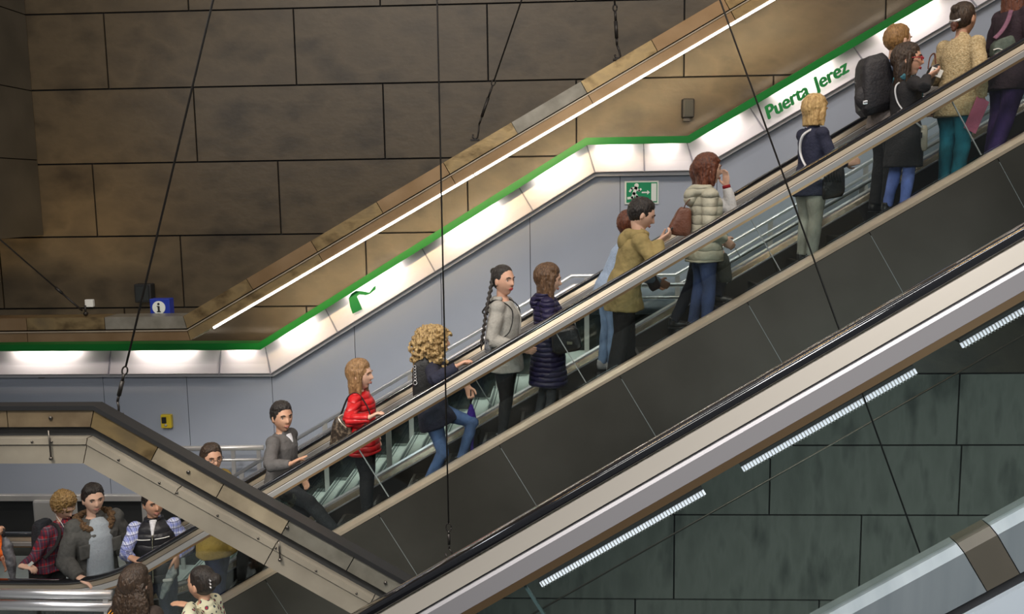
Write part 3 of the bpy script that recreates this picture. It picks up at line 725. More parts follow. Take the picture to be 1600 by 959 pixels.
# glowing strips added to imitate lamp reflections in the near glass, with ribs
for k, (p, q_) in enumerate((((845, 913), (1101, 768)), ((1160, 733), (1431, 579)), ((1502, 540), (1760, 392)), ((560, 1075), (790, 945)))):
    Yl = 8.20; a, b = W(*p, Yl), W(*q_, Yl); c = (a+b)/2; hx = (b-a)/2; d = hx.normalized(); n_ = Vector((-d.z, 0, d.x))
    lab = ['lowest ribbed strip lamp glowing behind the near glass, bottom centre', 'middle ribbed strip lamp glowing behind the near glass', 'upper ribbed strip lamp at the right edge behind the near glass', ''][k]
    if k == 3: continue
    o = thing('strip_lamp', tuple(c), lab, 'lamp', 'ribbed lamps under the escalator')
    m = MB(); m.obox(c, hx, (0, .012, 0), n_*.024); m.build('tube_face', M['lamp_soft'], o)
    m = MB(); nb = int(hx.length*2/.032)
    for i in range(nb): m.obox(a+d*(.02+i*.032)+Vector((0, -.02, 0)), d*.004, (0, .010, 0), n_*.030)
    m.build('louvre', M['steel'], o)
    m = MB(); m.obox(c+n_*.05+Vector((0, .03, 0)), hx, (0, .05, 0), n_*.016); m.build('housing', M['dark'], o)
# slim rod added for the faint sloping line below them
m = MB(); a, b = W(760, 1000, 8.0), W(1700, 467, 8.0); m.tube([a, b], .009, 8); tag(m.build('conduit', M['clad']), 'thin grey conduit running parallel below the ribbed lamps', 'pipe')

# ================================================================== people
V = Vector
def clouds(name, size, depth=2):
    t = bpy.data.textures.new(name, 'CLOUDS'); t.noise_scale = size; t.noise_depth = depth; return t
TX_FOLD = clouds('folds', .13); TX_FINE = clouds('fine_folds', .05); TX_CURL = clouds('curls', .016, 1); TX_HAIR = clouds('strands', .022, 1)
def soft(o, voxel, smooth=2, disp=None, strength=.01, fac=.5):
    r = o.modifiers.new('remesh', 'REMESH'); r.mode = 'VOXEL'; r.voxel_size = voxel; r.use_smooth_shade = True
    if smooth:
        s = o.modifiers.new('smooth', 'SMOOTH'); s.iterations = smooth; s.factor = fac
    if disp:
        d = o.modifiers.new('displace', 'DISPLACE'); d.texture = disp; d.strength = strength; d.mid_level = .5; d.texture_coords = 'LOCAL'
    return o
def cloth(name, c, dark=.7, scale=40, rough=.85, bump=.35, metal=0):
    return noisy(name, tuple(x*dark for x in c), c, scale, rough, metal, (1, 1, 1), bump, 3, bscale=scale*1.5)
def leather(name, c, rough=.4): return noisy(name, tuple(x*.75 for x in c), c, 12, rough, 0, (1, 1, 1), .25, 3, bscale=60, spec=.6)
def puffer(name, c, rough=.38, period=.06, sheen=.6):
    m = mat(name, c, rough, spec=sheen); n, l, b = nodes_of(m)
    tc = n.new('ShaderNodeTexCoord'); w = n.new('ShaderNodeTexWave'); w.bands_direction = 'Z'; w.wave_type = 'BANDS'; w.wave_profile = 'SIN'
    w.inputs['Scale'].default_value = .314/period; w.inputs['Distortion'].default_value = 1.2; w.inputs['Detail'].default_value = 1; w.inputs['Detail Scale'].default_value = 2
    l.new(tc.outputs['Object'], w.inputs['Vector'])
    pw = n.new('ShaderNodeMath'); pw.operation = 'POWER'; pw.inputs[1].default_value = .35; l.new(w.outputs['Fac'], pw.inputs[0])
    no = n.new('ShaderNodeTexNoise'); no.inputs['Scale'].default_value = 22; l.new(tc.outputs['Object'], no.inputs['Vector'])
    ad = n.new('ShaderNodeMath'); ad.operation = 'MULTIPLY_ADD'; ad.inputs[1].default_value = .5; l.new(no.outputs['Fac'], ad.inputs[0]); l.new(pw.outputs[0], ad.inputs[2])
    bp = n.new('ShaderNodeBump'); bp.inputs['Strength'].default_value = 1; bp.inputs['Distance'].default_value = .013; l.new(ad.outputs[0], bp.inputs['Height']); l.new(bp.outputs[0], b.inputs['Normal'])
    r = ramp(n, [(0, tuple(x*.55 for x in c)), (.25, c)]); l.new(pw.outputs[0], r.inputs[0]); l.new(r.outputs[0], b.inputs['Base Color'])
    return m
def plaid(name, base, c1, c2, s=16, line=(.8, .8, .85)):
    """woven check: wide bands of two colours with thin pale lines"""
    m = mat(name, base, .85); n, l, b = nodes_of(m); tc = n.new('ShaderNodeTexCoord')
    sep = n.new('ShaderNodeSeparateXYZ'); l.new(tc.outputs['Object'], sep.inputs[0])
    ad = n.new('ShaderNodeMath'); ad.operation = 'ADD'; l.new(sep.outputs[0], ad.inputs[0]); l.new(sep.outputs[1], ad.inputs[1])
    col = None
    def band(src, phase, width, sc):
        mu = n.new('ShaderNodeMath'); mu.operation = 'MULTIPLY_ADD'; mu.inputs[1].default_value = sc; mu.inputs[2].default_value = phase; l.new(src, mu.inputs[0])
        fr = n.new('ShaderNodeMath'); fr.operation = 'FRACT'; l.new(mu.outputs[0], fr.inputs[0])
        lt = n.new('ShaderNodeMath'); lt.operation = 'LESS_THAN'; lt.inputs[1].default_value = width; l.new(fr.outputs[0], lt.inputs[0]); return lt.outputs[0]
    prev = None
    for src, ph, wd, c, f in ((sep.outputs[2], 0, .45, c1, .65), (ad.outputs[0], .2, .45, c1, .65), (sep.outputs[2], .5, .2, c2, .7), (ad.outputs[0], .6, .2, c2, .7), (sep.outputs[2], .3, .06, line, .6), (ad.outputs[0], .1, .06, line, .6)):
        t = band(src, ph+50, wd, s); mu = n.new('ShaderNodeMath'); mu.operation = 'MULTIPLY'; mu.inputs[1].default_value = f; l.new(t, mu.inputs[0])
        mx = n.new('ShaderNodeMixRGB'); l.new(mu.outputs[0], mx.inputs[0])
        if prev is None: mx.inputs[1].default_value = (*base, 1)
        else: l.new(prev, mx.inputs[1])
        mx.inputs[2].default_value = (*c, 1); prev = mx.outputs[0]
    l.new(prev, b.inputs['Base Color']); return m
def hairmat(name, c1, c2):
    return noisy(name, c1, c2, 30, .42, 0, (2.2, 2.2, .35), .6, 4, bscale=55, spec=.5)
def denim(name, c): return noisy(name, tuple(x*.55 for x in c), tuple(min(1, x*1.25) for x in c), 7, .85, 0, (1, 1, .6), .3, 5, bscale=90)
SK = dict(light=noisy('skin_light', (.60, .37, .27), (.68, .44, .33), 14, .5, spec=.4), tan=noisy('skin_tan', (.50, .27, .175), (.58, .34, .23), 14, .5, spec=.4), warm=noisy('skin_warm', (.57, .32, .22), (.65, .38, .27), 14, .5, spec=.4))
LIP = mat('lips', (.40, .16, .13), .5); LIPR = mat('lips_red', (.40, .04, .05), .4); EYE = mat('eye_white', (.42, .39, .37), .3); IRIS = mat('iris_dark', (.02, .012, .01), .2)
BLK = mat('black_cloth_plain', (.012, .012, .013), .8); SHOE = leather('shoe_black', (.02, .019, .018), .35); SHOEB = leather('shoe_brown', (.10, .06, .04), .5); SHOEW = leather('shoe_pale', (.5, .5, .5), .6)
METAL = mat('small_metal', (.7, .66, .5), .25, 1.0)

def ik(a, t, l1, l2, pole):
    d = t-a; L = d.length; mx = (l1+l2)*.998
    if L > mx: t = a+d*(mx/L); d = t-a; L = mx
    L = max(L, abs(l1-l2)+.01); u = d.normalized()
    x = (l1*l1-l2*l2+L*L)/(2*L); h = sqrt(max(0, l1*l1-x*x))
    p = pole-u*pole.dot(u); p = p.normalized() if p.length > 1e-4 else u.orthogonal().normalized()
    return a+u*x+p*h, t
def head_pts(s, female):
    vs = []; NS, NR = 44, 36
    for i in range(NR+1):
        th = pi*i/NR
        for j in range(NS):
            ph = 2*pi*j/NS; dx, dy, dz = sin(th)*cos(ph), sin(th)*sin(ph), cos(th)
            x = dx*(.092 if dx > 0 else .104); y = dy*.076; z = dz*.120
            t = min(1, max(0, (-z-.0)/.120)); y *= 1-(.40 if female else .32)*t**1.5
            if x < 0: x *= 1-.5*t
            else: x *= 1+.04*t
            if z > 0 and x < 0: x *= 1.03
            if dx > 0:
                g = lambda v, c, w: exp(-((v-c)/w)**2)
                nz = max(0, min(1, (.018-z)/.046)) if z > -.030 else max(0, (z+.042)/.012)
                x += .027*nz*g(y, 0, .0125)
                x += .006*g(z, .026, .010)*g(y, 0, .05)
                x -= .009*(g(y, .031, .015)+g(y, -.031, .015))*g(z, .004, .012)
                x += .008*g(y, 0, .022)*g(z, -.062, .009)-.004*g(z, -.078, .007)*g(y, 0, .03)
                x += .010*g(y, 0, .024)*g(z, -.102, .016)
            vs.append(V((x, y, z))*s)
    fs = [(i*NS+j, (i+1)*NS+j, (i+1)*NS+(j+1)%NS, i*NS+(j+1)%NS) for i in range(NR) for j in range(NS)]
    return vs, fs
def add_hand(m, w, d, n, s, side, curl=.25, thumb=None, spread=.012):
    """w wrist, d direction of the hand, n palm normal (out of the palm), side = direction of the thumb side"""
    d = d.normalized(); n = (n-d*n.dot(d)).normalized(); k = d.cross(n).normalized()
    if k.dot(side) < 0: k = -k
    L = .088*s
    m.tube([w-d*.02*s, w+d*.02*s, w+d*.055*s, w+d*L, w+d*(L+.008*s)], [.026*s, .034*s, .040*s, .040*s, .030*s], 12, ry=[.019*s, .017*s, .016*s, .013*s, .008*s], up=k)
    for q, ln in zip((.75, .25, -.25, -.73), (.072, .080, .074, .058)):
        p = w+d*(L-.006*s)+k*(.034*s*q); dd = (d+k*spread*q*6).normalized(); pts = [p]; a = curl*.6
        for seg in (.42, .32, .26):
            p = p+(dd*cos(a)+n*sin(a))*ln*s*seg; pts.append(p); a += curl
        m.tube(pts, [.0098*s, .0092*s, .0085*s, .0066*s], 8)
    p = w+d*.022*s+k*.026*s+n*.006*s; q = p+(k*.75+d*.65+n*.25).normalized()*.036*s; r_ = q+(k*.25+d*.95+n*(.2+curl*.5)).normalized()*.030*s; e = r_+(d+n*(.2+curl)).normalized()*.024*s
    m.tube([p-k*.012*s, p, q, r_, e], [.013*s, .0145*s, .0115*s, .010*s, .0075*s], 8)

def person(label, c):
    Y = c['Y']; fem = c.get('sex', 'f') == 'f'
    Hc = W(*c['head'], c.get('Yh', Y))
    by, hy = radians(c.get('by', 0)), radians(c.get('hy', c.get('by', 0)))
    fwd = V((cos(by), sin(by), 0)); left = V((-sin(by), cos(by), 0)); up = V((0, 0, 1))
    # feet
    fr = c.get('frow', c['head'][1]+230); feet = []
    for i, px in enumerate(c['feet']):
        fx = W(px, fr, Y).x; fy = Y+(.085 if i == 0 else -.085)*cos(by) if 'fy' not in c else c['fy'][i]
        fy = Y+left.y*(.085 if i == 0 else -.085); fx2 = fx+left.x*(.085 if i == 0 else -.085)
        z = c['fz'][i] if 'fz' in c else step_z(fx2+.02)
        feet.append(V((fx2, fy, z)))
    zf = min(f.z for f in feet)
    zs_ = (feet[0].z+feet[1].z)/2 if abs(feet[0].z-feet[1].z) > .3 else zf
    H_ = c.get('H') or min(2.04, max(1.5, (Hc.z+.125-zs_)/.99)); s = H_/1.72
    if DEBUG: print('%-60s H=%.2f foot z %.2f %.2f head z %.2f' % (label[:60], H_, feet[0].z, feet[1].z, Hc.z))
    # spine
    back = V((cos(hy), sin(hy), 0))
    Nb = Hc-back*.025*s-up*(.150*s+.045)
    hx = W(c['hip'], fr-110, Y).x if 'hip' in c else Nb.x-.03
    dx = max(-.4, min(.4, hx-Nb.x)); Lsp = .505*s; Pv = V((Nb.x+dx, Y, Nb.z-sqrt(Lsp**2-dx*dx)))
    if 'drop' in c: Pv.z -= c['drop']
    sp = (Nb-Pv).normalized()
    root = thing('person', (Pv.x, Y, zf), label, 'person')
    def on(t, f=0.): return Pv+sp*(t*s)+fwd*f*s
    shw = (.165 if fem else .192)*s*c.get('wide', 1)
    bend = c.get('bend', 0.0)
    Sh = {'L': on(.455)+left*shw, 'R': on(.455)-left*shw}
    Hp = {'L': Pv+left*.088*s-up*.03*s, 'R': Pv-left*.088*s-up*.03*s}
    body = MB(); jk = MB(); tr = MB()
    fat = c.get('fat', 1.); e = c.get('puff', .018)*1.0
    w1 = .93 if fem else 1.0
    secs = [(-.10, .095, .085), (0, .168, .118), (.12, .138*w1*fat, .105*fat), (.27, .158*w1*fat, .122*fat), (.38, .170*w1, .124), (.455, .150*w1, .092), (.50, .085, .070), (.535, .058, .058)]
    def tors(m, ex, lo=-9, hi=9, a=1):
        ss = [q for q in secs if lo <= q[0] <= hi]
        m.tube([on(q[0], .012 if .2 < q[0] < .42 else 0) for q in ss], [(q[1]+ex)*s for q in ss], 20, ry=[(q[2]+ex)*s*a for q in ss], up=left)
    tors(body, 0)
    # head
    hp, hr = radians(c.get('hp', 0)), radians(c.get('hr', 0))
    HR = (Matrix.Rotation(hy, 3, 'Z') @ Matrix.Rotation(hp, 3, 'Y') @ Matrix.Rotation(hr, 3, 'X'))
    hs = c.get('hs', 1.0)*(1.26 if fem else 1.29)
    hv, hf = head_pts(hs, fem); body.add([Hc+HR @ v for v in hv], hf, 0, True)
    for sg in (1, -1): body.ball(Hc+HR @ (V((-.004, sg*.077, -.008))*hs), (.017*hs, .009*hs, .030*hs), 10, 8, mtx=HR)
    nk = (.050 if fem else .060)*s
    body.tube([on(.47), Nb, Hc+HR @ (V((-.022, 0, -.055))*hs)], [nk*1.35, nk*1.05, nk*.95], 14)
    # arms
    arm = {}
    for k, sg in (('L', 1), ('R', -1)):
        a = c.get('arm'+k, None); S = Sh[k]; la, lf = .295*s, .255*s
        if a is None: wt = S+fwd*.10*s-up*.50*s+left*sg*.05*s; a = {}
        elif 'rel' in a: r_ = a['rel']; wt = S+fwd*r_[0]*s+left*r_[1]*s+up*r_[2]*s
        else: wt = W(*a['to'])
        pole = a.get('pole'); pole = (-fwd*.6-up*.5+left*sg*.45) if pole is None else V(pole)
        el, wr = ik(S, wt, la, lf, pole); arm[k] = (S, el, wr)
        body.tube([S, S.lerp(el, .5), el], [.046*s, .044*s, .036*s], 12); body.tube([el, el.lerp(wr, .35), wr], [.037*s, .037*s, .026*s], 12)
        hd = V(a['hd']) if 'hd' in a else (wr-el).normalized(); hn = V(a['hn']) if 'hn' in a else -left*sg
        ht = V(a['ht']) if 'ht' in a else fwd
        if not a.get('nohand'): add_hand(body, wr, hd, hn, s*(1.10 if fem else 1.20), ht, a.get('curl', .3))
        es = e*.75
        sl = a.get('sleeve', 1.0); wr2 = el.lerp(wr, sl*.97)
        jk.tube([S-left*sg*.03*s+up*.0, S.lerp(el, .5), el], [(.056+es)*s, (.050+es)*s, (.043+es)*s], 14)
        if sl > .05: jk.tube([el-(wr-el)*.06, el.lerp(wr2, .4), wr2], [(.043+es)*s, (.042+es)*s, (.032+es*.8)*s], 14)
        jk.ball(S-left*sg*.012*s, ((.060+es)*s,)*3, 12, 8)
    # legs
    leg = {}
    for i, (k, sg) in enumerate((('L', 1), ('R', -1))):
        ank = feet[i]+up*.085*s-fwd*.03*s; dl = (ank-Hp[k]).length/2; ll = .42*s if c.get('stride') else min(max(dl*1.003, .33*s), .46*s)
        kn, an = ik(Hp[k], ank, ll, ll, fwd+left*sg*.10)
        leg[k] = (Hp[k], kn, an)
        body.tube([Hp[k], Hp[k].lerp(kn, .5), kn], [.080*s, .068*s, .050*s], 12); body.tube([kn, kn.lerp(an, .35), an], [.050*s, .050*s, .033*s], 12)
        body.tube([an-fwd*.03*s-up*.04*s, an+fwd*.06*s-up*.05*s, an+fwd*.14*s-up*.06*s], [.032*s, .036*s, .026*s], 10)
        lw = c.get('loose', .012)
        tr.tube([Hp[k]+up*.04*s, Hp[k].lerp(kn, .35), Hp[k].lerp(kn, .7), kn], [(.094+lw*.6)*s, (.086+lw)*s, (.066+lw)*s, (.055+lw)*s], 16)
        tr.tube([kn+(Hp[k]-kn)*.05, kn.lerp(an, .3), kn.lerp(an, .75), an-up*.01], [(.055+lw)*s, (.056+lw)*s, (.044+lw*1.2)*s, (.040+lw*1.3)*s], 16)
        tr.ball(kn, (.056+lw)*s, 12, 8)
        # shoe
        sh = MB(); f0 = feet[i]; ff = fwd
        sh.tube([f0-ff*.085*s+up*.045*s, f0-ff*.05*s+up*.05*s, f0+ff*.02*s+up*.046*s, f0+ff*.11*s+up*.036*s, f0+ff*.165*s+up*.028*s], [.030*s, .038*s, .040*s, .042*s, .026*s], 14, ry=[.034*s, .045*s, .044*s, .032*s, .020*s], up=left)
        sh.tube([f0-ff*.04*s+up*.05*s, f0-ff*.045*s+up*.12*s], [.042*s, .044*s], 12)
        o = soft(sh.build('shoe', c.get('shoe', SHOE), root), .010, 2)
        so = MB(); so.tube([f0-ff*.09*s+up*.009, f0-ff*.03*s+up*.009, f0+ff*.10*s+up*.009, f0+ff*.175*s+up*.009], [.030*s, .040*s, .046*s, .024*s], 12, ry=[.009]*4, up=left)
        so.build('sole', c.get('sole', BLK), o)
    tr.tube([Pv-up*.10*s, Pv-up*.03*s, Pv+sp*.07*s, Pv+sp*.12*s], [(.11)*s, (.178)*s, (.165)*s, (.145)*s], 20, ry=[.10*s, .130*s, .120*s, .108*s], up=left)
    soft(body.build('body', c['skin'], root), .0066, 1, fac=.4)
    if 'trousers' in c: soft(tr.build('trousers', c['trousers'], root), .013, 3, TX_FOLD, .016)
    # jacket
    hem = c.get('hem', .10)
    tors(jk, e, .05, .51)
    hs_ = [Pv+sp*.12*s, Pv+sp*.02*s]; ra = [.150+e, .172+e]; rb = [.115+e, .130+e]
    mid = (leg['L'][1]+leg['R'][1])/2; dwn = (mid-Pv); dwn = dwn.normalized() if dwn.length > .1 else -up
    dwn = (dwn+(-up)).normalized()
    t = .06
    while t < hem: hs_.append(Pv+dwn*t*s); ra.append(.178+e+.05*t); rb.append(.138+e+.07*t+abs((leg['L'][1]-leg['R'][1]).dot(fwd))*t*.5); t += .07
    hs_.append(Pv+dwn*hem*s); ra.append(.178+e+.05*hem); rb.append(.138+e+.07*hem+abs((leg['L'][1]-leg['R'][1]).dot(fwd))*hem*.5)
    jk.tube(hs_, [q*s for q in ra], 22, ry=[q*s for q in rb], up=left)
    if c.get('collar', 1): jk.tube([on(.49), on(.535), Nb+V((0, 0, .03*s))], [.085*s, (.066+e*.6)*s, (.064+e*.6)*s], 16)
    jo = soft(jk.build(c.get('topname', 'jacket'), c['top'], root), .0125, 3, TX_FOLD, c.get('fold', .020))
    # face details
    if c.get('face', 1):
        for sg in (1, -1):
            ey = MB(); ec = Hc+HR @ (V((.0655, sg*.031, .003))*hs); ey.ball(ec, .0125*hs, 10, 8, 0); ey.ball(ec+HR @ V((.0078*hs, 0, 0)), .0066*hs, 8, 6, 1)
            ey.tube([Hc+HR @ (V(q)*hs) for q in ((.074, sg*.018, .011), (.0795, sg*.030, .0145), (.069, sg*.045, .010))], [.0018*hs, .0030*hs, .0018*hs], 6, 1)
            ey.build('eye', [EYE, IRIS], root)
            eb_ = MB(); eb_.tube([Hc+HR @ (V(q)*hs) for q in ((.093, sg*.014, .024), (.091, sg*.032, .030), (.078, sg*.050, .024))], [.0035*hs, .0045*hs, .002*hs], 6); eb_.build('eyebrow', c['hairm'], root)
        lp = MB(); lp.tube([Hc+HR @ (V(q)*hs) for q in ((.080, .022, -.063), (.0905, .008, -.059), (.0915, 0, -.061), (.0905, -.008, -.059), (.080, -.022, -.063))], [.002*hs, .005*hs, .005*hs, .005*hs, .002*hs], 6)
        lp.tube([Hc+HR @ (V(q)*hs) for q in ((.079, .020, -.066), (.0895, 0, -.070), (.079, -.020, -.066))], [.002*hs, .0055*hs, .002*hs], 6)
        lp.build('lips', c.get('lips', LIP), root)
    J = dict(root=root, Pv=Pv, Nb=Nb, Hc=Hc, HR=HR, hs=hs, s=s, on=on, fwd=fwd, left=left, up=up, Sh=Sh, arm=arm, leg=leg, jacket=jo, e=e, H=H_)
    hair(J, c['hair'], c['hairm'])
    return J
def hair(J, kind, m_):
    Hc, HR, hs, root = J['Hc'], J['HR'], J['hs'], J['root']
    def P_(x, y, z): return Hc+HR @ (V((x, y, z))*hs)
    m = MB(); dsp, st, vx = TX_HAIR, .010, .0085
    def cap(g=0.):
        m.ball(P_(-.022, 0, .024), tuple(q*hs for q in (.102+g, .086+g, .106+g)), 24, 18, mtx=HR)
        m.ball(P_(-.008, 0, .070), tuple(q*hs for q in (.083+g, .077+g, .062+g)), 20, 14, mtx=HR)
    if kind == 'short': cap(); dsp = TX_HAIR; st = .012
    elif kind == 'messy': cap(.006); dsp = TX_CURL; st = .034
    elif kind in ('bob', 'long', 'verylong', 'halfup'):
        cap(.004); L = dict(bob=-.135, long=-.20, verylong=-.46, halfup=-.23)[kind]
        dn = V((0, 0, -1))
        c0 = P_(-.035, 0, .02)
        n = 6; pts = [c0+dn*(-L+.02)*hs*i/n+(HR @ V((-.012, 0, 0)))*(i/n) for i in range(n+1)]
        m.tube(pts, [(.088+.006*sin(i/n*pi)-(.030*(i/n)**3 if kind != 'bob' else .005)) * hs for i in range(n+1)], 18, ry=[(.070-.020*(i/n))*hs for i in range(n+1)], up=HR @ V((0, 1, 0)))
        for sg in (1, -1):
            a = P_(.025, sg*.072, .045); b = P_(.020, sg*.084, -.03); e_ = P_(.010, sg*.078, 0)+dn*(-L*.95)*hs
            m.tube([a, b, b.lerp(e_, .5), e_], [.026*hs, .026*hs, .028*hs, .014*hs], 10, ry=[.016*hs]*4)
        if kind == 'bob' and J.get('fringe', 1): m.ball(P_(.058, 0, .062), tuple(q*hs for q in (.032, .060, .026)), 14, 10, mtx=HR)
    elif kind == 'curly':
        cap(.01); rnd = random.Random(5)
        for i in range(620):
            a = rnd.uniform(0, 2*pi); zz = rnd.uniform(-.27, .13); rr = (.118+.060*sin(min(1, (.13-zz)/.30)*pi*.75))*rnd.uniform(.75, 1.05)
            if zz > .04: rr *= sqrt(max(.05, 1-((zz-.04)/.11)**2))
            x, y = rr*cos(a)-.035, rr*sin(a)*.95
            if x > .055 and zz < .05: continue
            m.ball(P_(x, y, zz), .015*hs, 6, 5)
        m.ball(P_(-.055, 0, -.03), (.125*hs, .128*hs, .175*hs), 20, 16); m.ball(P_(-.055, 0, -.13), (.105*hs, .135*hs, .14*hs), 20, 16)
        dsp = TX_CURL; st = .022; vx = .0075
    elif kind in ('ponytail', 'bun', 'braid'):
        m.ball(P_(-.018, 0, .020), tuple(q*hs for q in (.100, .081, .104)), 24, 18, mtx=HR)
        m.ball(P_(-.012, 0, .066), tuple(q*hs for q in (.082, .075, .062)), 20, 14, mtx=HR); st = .004
        if kind == 'bun': m.ball(P_(-.120, 0, .040), tuple(q*hs for q in (.040, .045, .045)), 14, 10, mtx=HR)
        if kind == 'ponytail': m.tube([P_(-.09, 0, .06), P_(-.14, 0, .04), P_(-.16, 0, -.05), P_(-.15, 0, -.16)], [.02*hs, .032*hs, .035*hs, .010*hs], 10)
        if kind == 'braid': m.ball(P_(-.108, 0, .066), .032*hs, 10, 8)
    o = soft(m.build('hair', m_, root), vx, 1, dsp, st)
    return o
def glasses(J, m_, thick=.0025):
    Hc, HR, hs = J['Hc'], J['HR'], J['hs']; P_ = lambda x, y, z: Hc+HR @ (V((x, y, z))*hs); m = MB()
    for sg in (1, -1):
        m.tube([P_(.101-.006*abs(cos(t)) , sg*.033+.021*cos(t), .003+.015*sin(t)) for t in [2*pi*i/16 for i in range(17)]], thick, 6)
        m.tube([P_(.094, sg*.054, .008), P_(.06, sg*.079, .008), P_(-.005, sg*.083, .004)], thick, 6)
    m.tube([P_(.104, .012, .006), P_(.108, 0, .008), P_(.104, -.012, .006)], thick, 6)
    m.build('eyeglasses', m_, J['root'])
def hood(J, m_, size=1., name='hood', drop=.0):
    """folded hood lying behind the neck"""
    on, fwd, left, s = J['on'], J['fwd'], J['left'], J['s']; m = MB(); b = J['Nb']
    pts = []; 
    for i in range(9):
        t = -pi*.62+pi*1.24*i/8; pts.append(b-fwd*(.085*cos(t)+.005)*s*size+left*.105*sin(t)*s*size+V((0, 0, (.035-.03*cos(t)-drop)*s)))
    m.tube(pts, [q*s*size for q in (.022, .036, .050, .060, .064, .060, .050, .036, .022)], 12)
    m.ball(b-fwd*.125*s*size-V((0, 0, (.045+drop)*s)), (.060*s*size, .085*s*size, .085*s*size), 14, 10)
    return soft(m.build(name, m_, J['root']), .012, 3, TX_FOLD, .018)
def strap(m_, pts, r, ry, parent, up=None, name='strap', n=10):
    """flat band through points, smoothed"""
    P_ = [V(p) for p in pts]; Q = []
    for i in range(len(P_)-1):
        p0_, p1_, p2_, p3_ = P_[max(0, i-1)], P_[i], P_[i+1], P_[min(len(P_)-1, i+2)]
        for k in range(n):
            t = k/n; Q.append(.5*((2*p1_)+(p2_-p0_)*t+(2*p0_-5*p1_+4*p2_-p3_)*t*t+(3*p1_-p0_-3*p2_+p3_)*t**3))
    Q.append(P_[-1]); m = MB(); m.tube(Q, r, 8, ry=[ry]*len(Q), up=up); return m.build(name, m_, parent)
def bag(name, label, c, ax, ay, az, m_, cat='bag', taper=1., group=None, wrinkle=.01, bulge=.15):
    """soft bag: centre, half vectors (width, thickness, height), top narrowed by taper"""
    c, ax, ay, az = V(c), V(ax), V(ay), V(az); root = thing(name, tuple(c-az), label, cat, group)
    m = MB(); n = 9; pts = [c-az+az*2*i/(n-1) for i in range(n)]; seg = 28; vs = []
    for i, p in enumerate(pts):
        u = i/(n-1); k = (1+(taper-1)*u); e = (1-abs(2*u-1)**8*.25); bl = 1+bulge*sin(pi*u)
        for j in range(seg):
            t = 2*pi*j/seg; cx_ = abs(cos(t))**.45*(1 if cos(t) > 0 else -1); sy_ = abs(sin(t))**.45*(1 if sin(t) > 0 else -1)
            vs.append(p+ax*cx_*k*e+ay*sy_*e*bl)
    fs = [(i*seg+j, i*seg+(j+1)%seg, (i+1)*seg+(j+1)%seg, (i+1)*seg+j) for i in range(n-1) for j in range(seg)]+[tuple(range(seg-1, -1, -1)), tuple(range((n-1)*seg, n*seg))]
    m.add(vs, fs, 0, True); o = soft(m.build('bag_body', m_, root), .010, 3, TX_FOLD, wrinkle)
    return root

DEBUG = False
RUP = V((cos(A), 0, sin(A)))      # direction up the slope
DN = V((0, 0, -1))
def on_rail(px, py, Yr=None):
    """point on top of the near handrail seen near a frame point"""
    x = XZ(px, py, YN)[0]; z = max(T*x+C_RAIL, Z_RAIL); return V((x, YN, z))
def rail_hand(px, py, side=V((1, 0, 0)), curl=.35, **k):
    x = XZ(px, py, YN)[0]; z = max(T*x+C_RAIL, Z_RAIL)+.045
    d = dict(to=None, hd=RUP-V((0, .12, 0)), hn=DN, ht=V((0, 1, 0)), curl=curl); d.update(k); d['pt'] = V((x, YN+.015, z)); return d
_W = W
def W(px, py=None, Y=None):
    if isinstance(px, Vector): return px
    return _W(px, py, Y)
def RH(px, py, **k):
    d = rail_hand(px, py, **k); p = d.pop('pt')-V((cos(A), 0, sin(A)))*.06; d['to'] = (p,); return d

HM = dict(black=hairmat('hair_black', (.006, .005, .005), (.03, .022, .018)), dark=hairmat('hair_dark_brown', (.018, .010, .006), (.06, .035, .02)),
          brown=hairmat('hair_brown', (.05, .025, .012), (.16, .085, .04)), ginger=hairmat('hair_light_brown', (.16, .08, .025), (.36, .20, .07)),
          copper=hairmat('hair_copper_blond', (.16, .085, .035), (.38, .22, .10)), blonde=hairmat('hair_blonde', (.34, .20, .07), (.72, .50, .22)),
          curl=hairmat('hair_curly_blond', (.16, .09, .03), (.62, .44, .20)), auburn=hairmat('hair_auburn', (.05, .012, .006), (.17, .05, .02)),
          sandy=hairmat('hair_sandy', (.16, .09, .03), (.40, .26, .10)))
blackt = cloth('trousers_black', (.014, .014, .016)); darkjean = denim('denim_dark', (.030, .042, .085)); bluejean = denim('denim_blue', (.085, .15, .32)); midjean = denim('denim_mid', (.055, .085, .20))

# --- red jacket woman
J = person('woman in a shiny red puffer jacket and black trousers resting a hand on the rail', dict(
    Y=8.86, head=(563, 585), hy=-8, by=-4, hip=568, feet=(573, 581), frow=800, skin=SK['light'], top=puffer('red_puffer', (.50, .008, .012)), puff=.030, hem=.16, trousers=blackt, loose=.02,
    hair='long', hairm=HM['copper'], armR=RH(586, 656, curl=.5), armL=dict(rel=(.10, -.02, -.47), curl=.4)))
on, s, f, l = J['on'], J['s'], J['fwd'], J['left']
bgr = bag('shoulder_bag', 'patterned brown shoulder bag hanging behind the woman in the red jacket', W(534, 678, 8.74), V((.135, 0, .02)), (0, .055, 0), V((.01, 0, .19)), noisy('snake_pattern', (.012, .009, .007), (.04, .028, .02), 30, .4, 0, (1, 1, 1), .2, 5, c3=(.26, .20, .14)), taper=.62)
strap(blackt, [W(528, 655, 8.70), on(.30, -.17)-l*.16*s, on(.50, -.06)-l*.17*s, on(.515, .05)-l*.155*s, on(.30, .15)-l*.165*s, on(.16, .05)-l*.19*s], .011, .004, bgr, name='shoulder_strap')
strap(mat('bag_ring', (.7, .6, .5), .3, .5), [W(541, 668, 8.66), W(533, 660, 8.66), W(529, 652, 8.68), W(536, 647, 8.68)], .007, .006, bgr, name='handle')
# zipper placket
strap(mat('zip_dark', (.12, .004, .006), .5), [on(.50, .085), on(.38, .165), on(.20, .15), on(.02, .165)], .006, .004, J['root'], name='zipper')

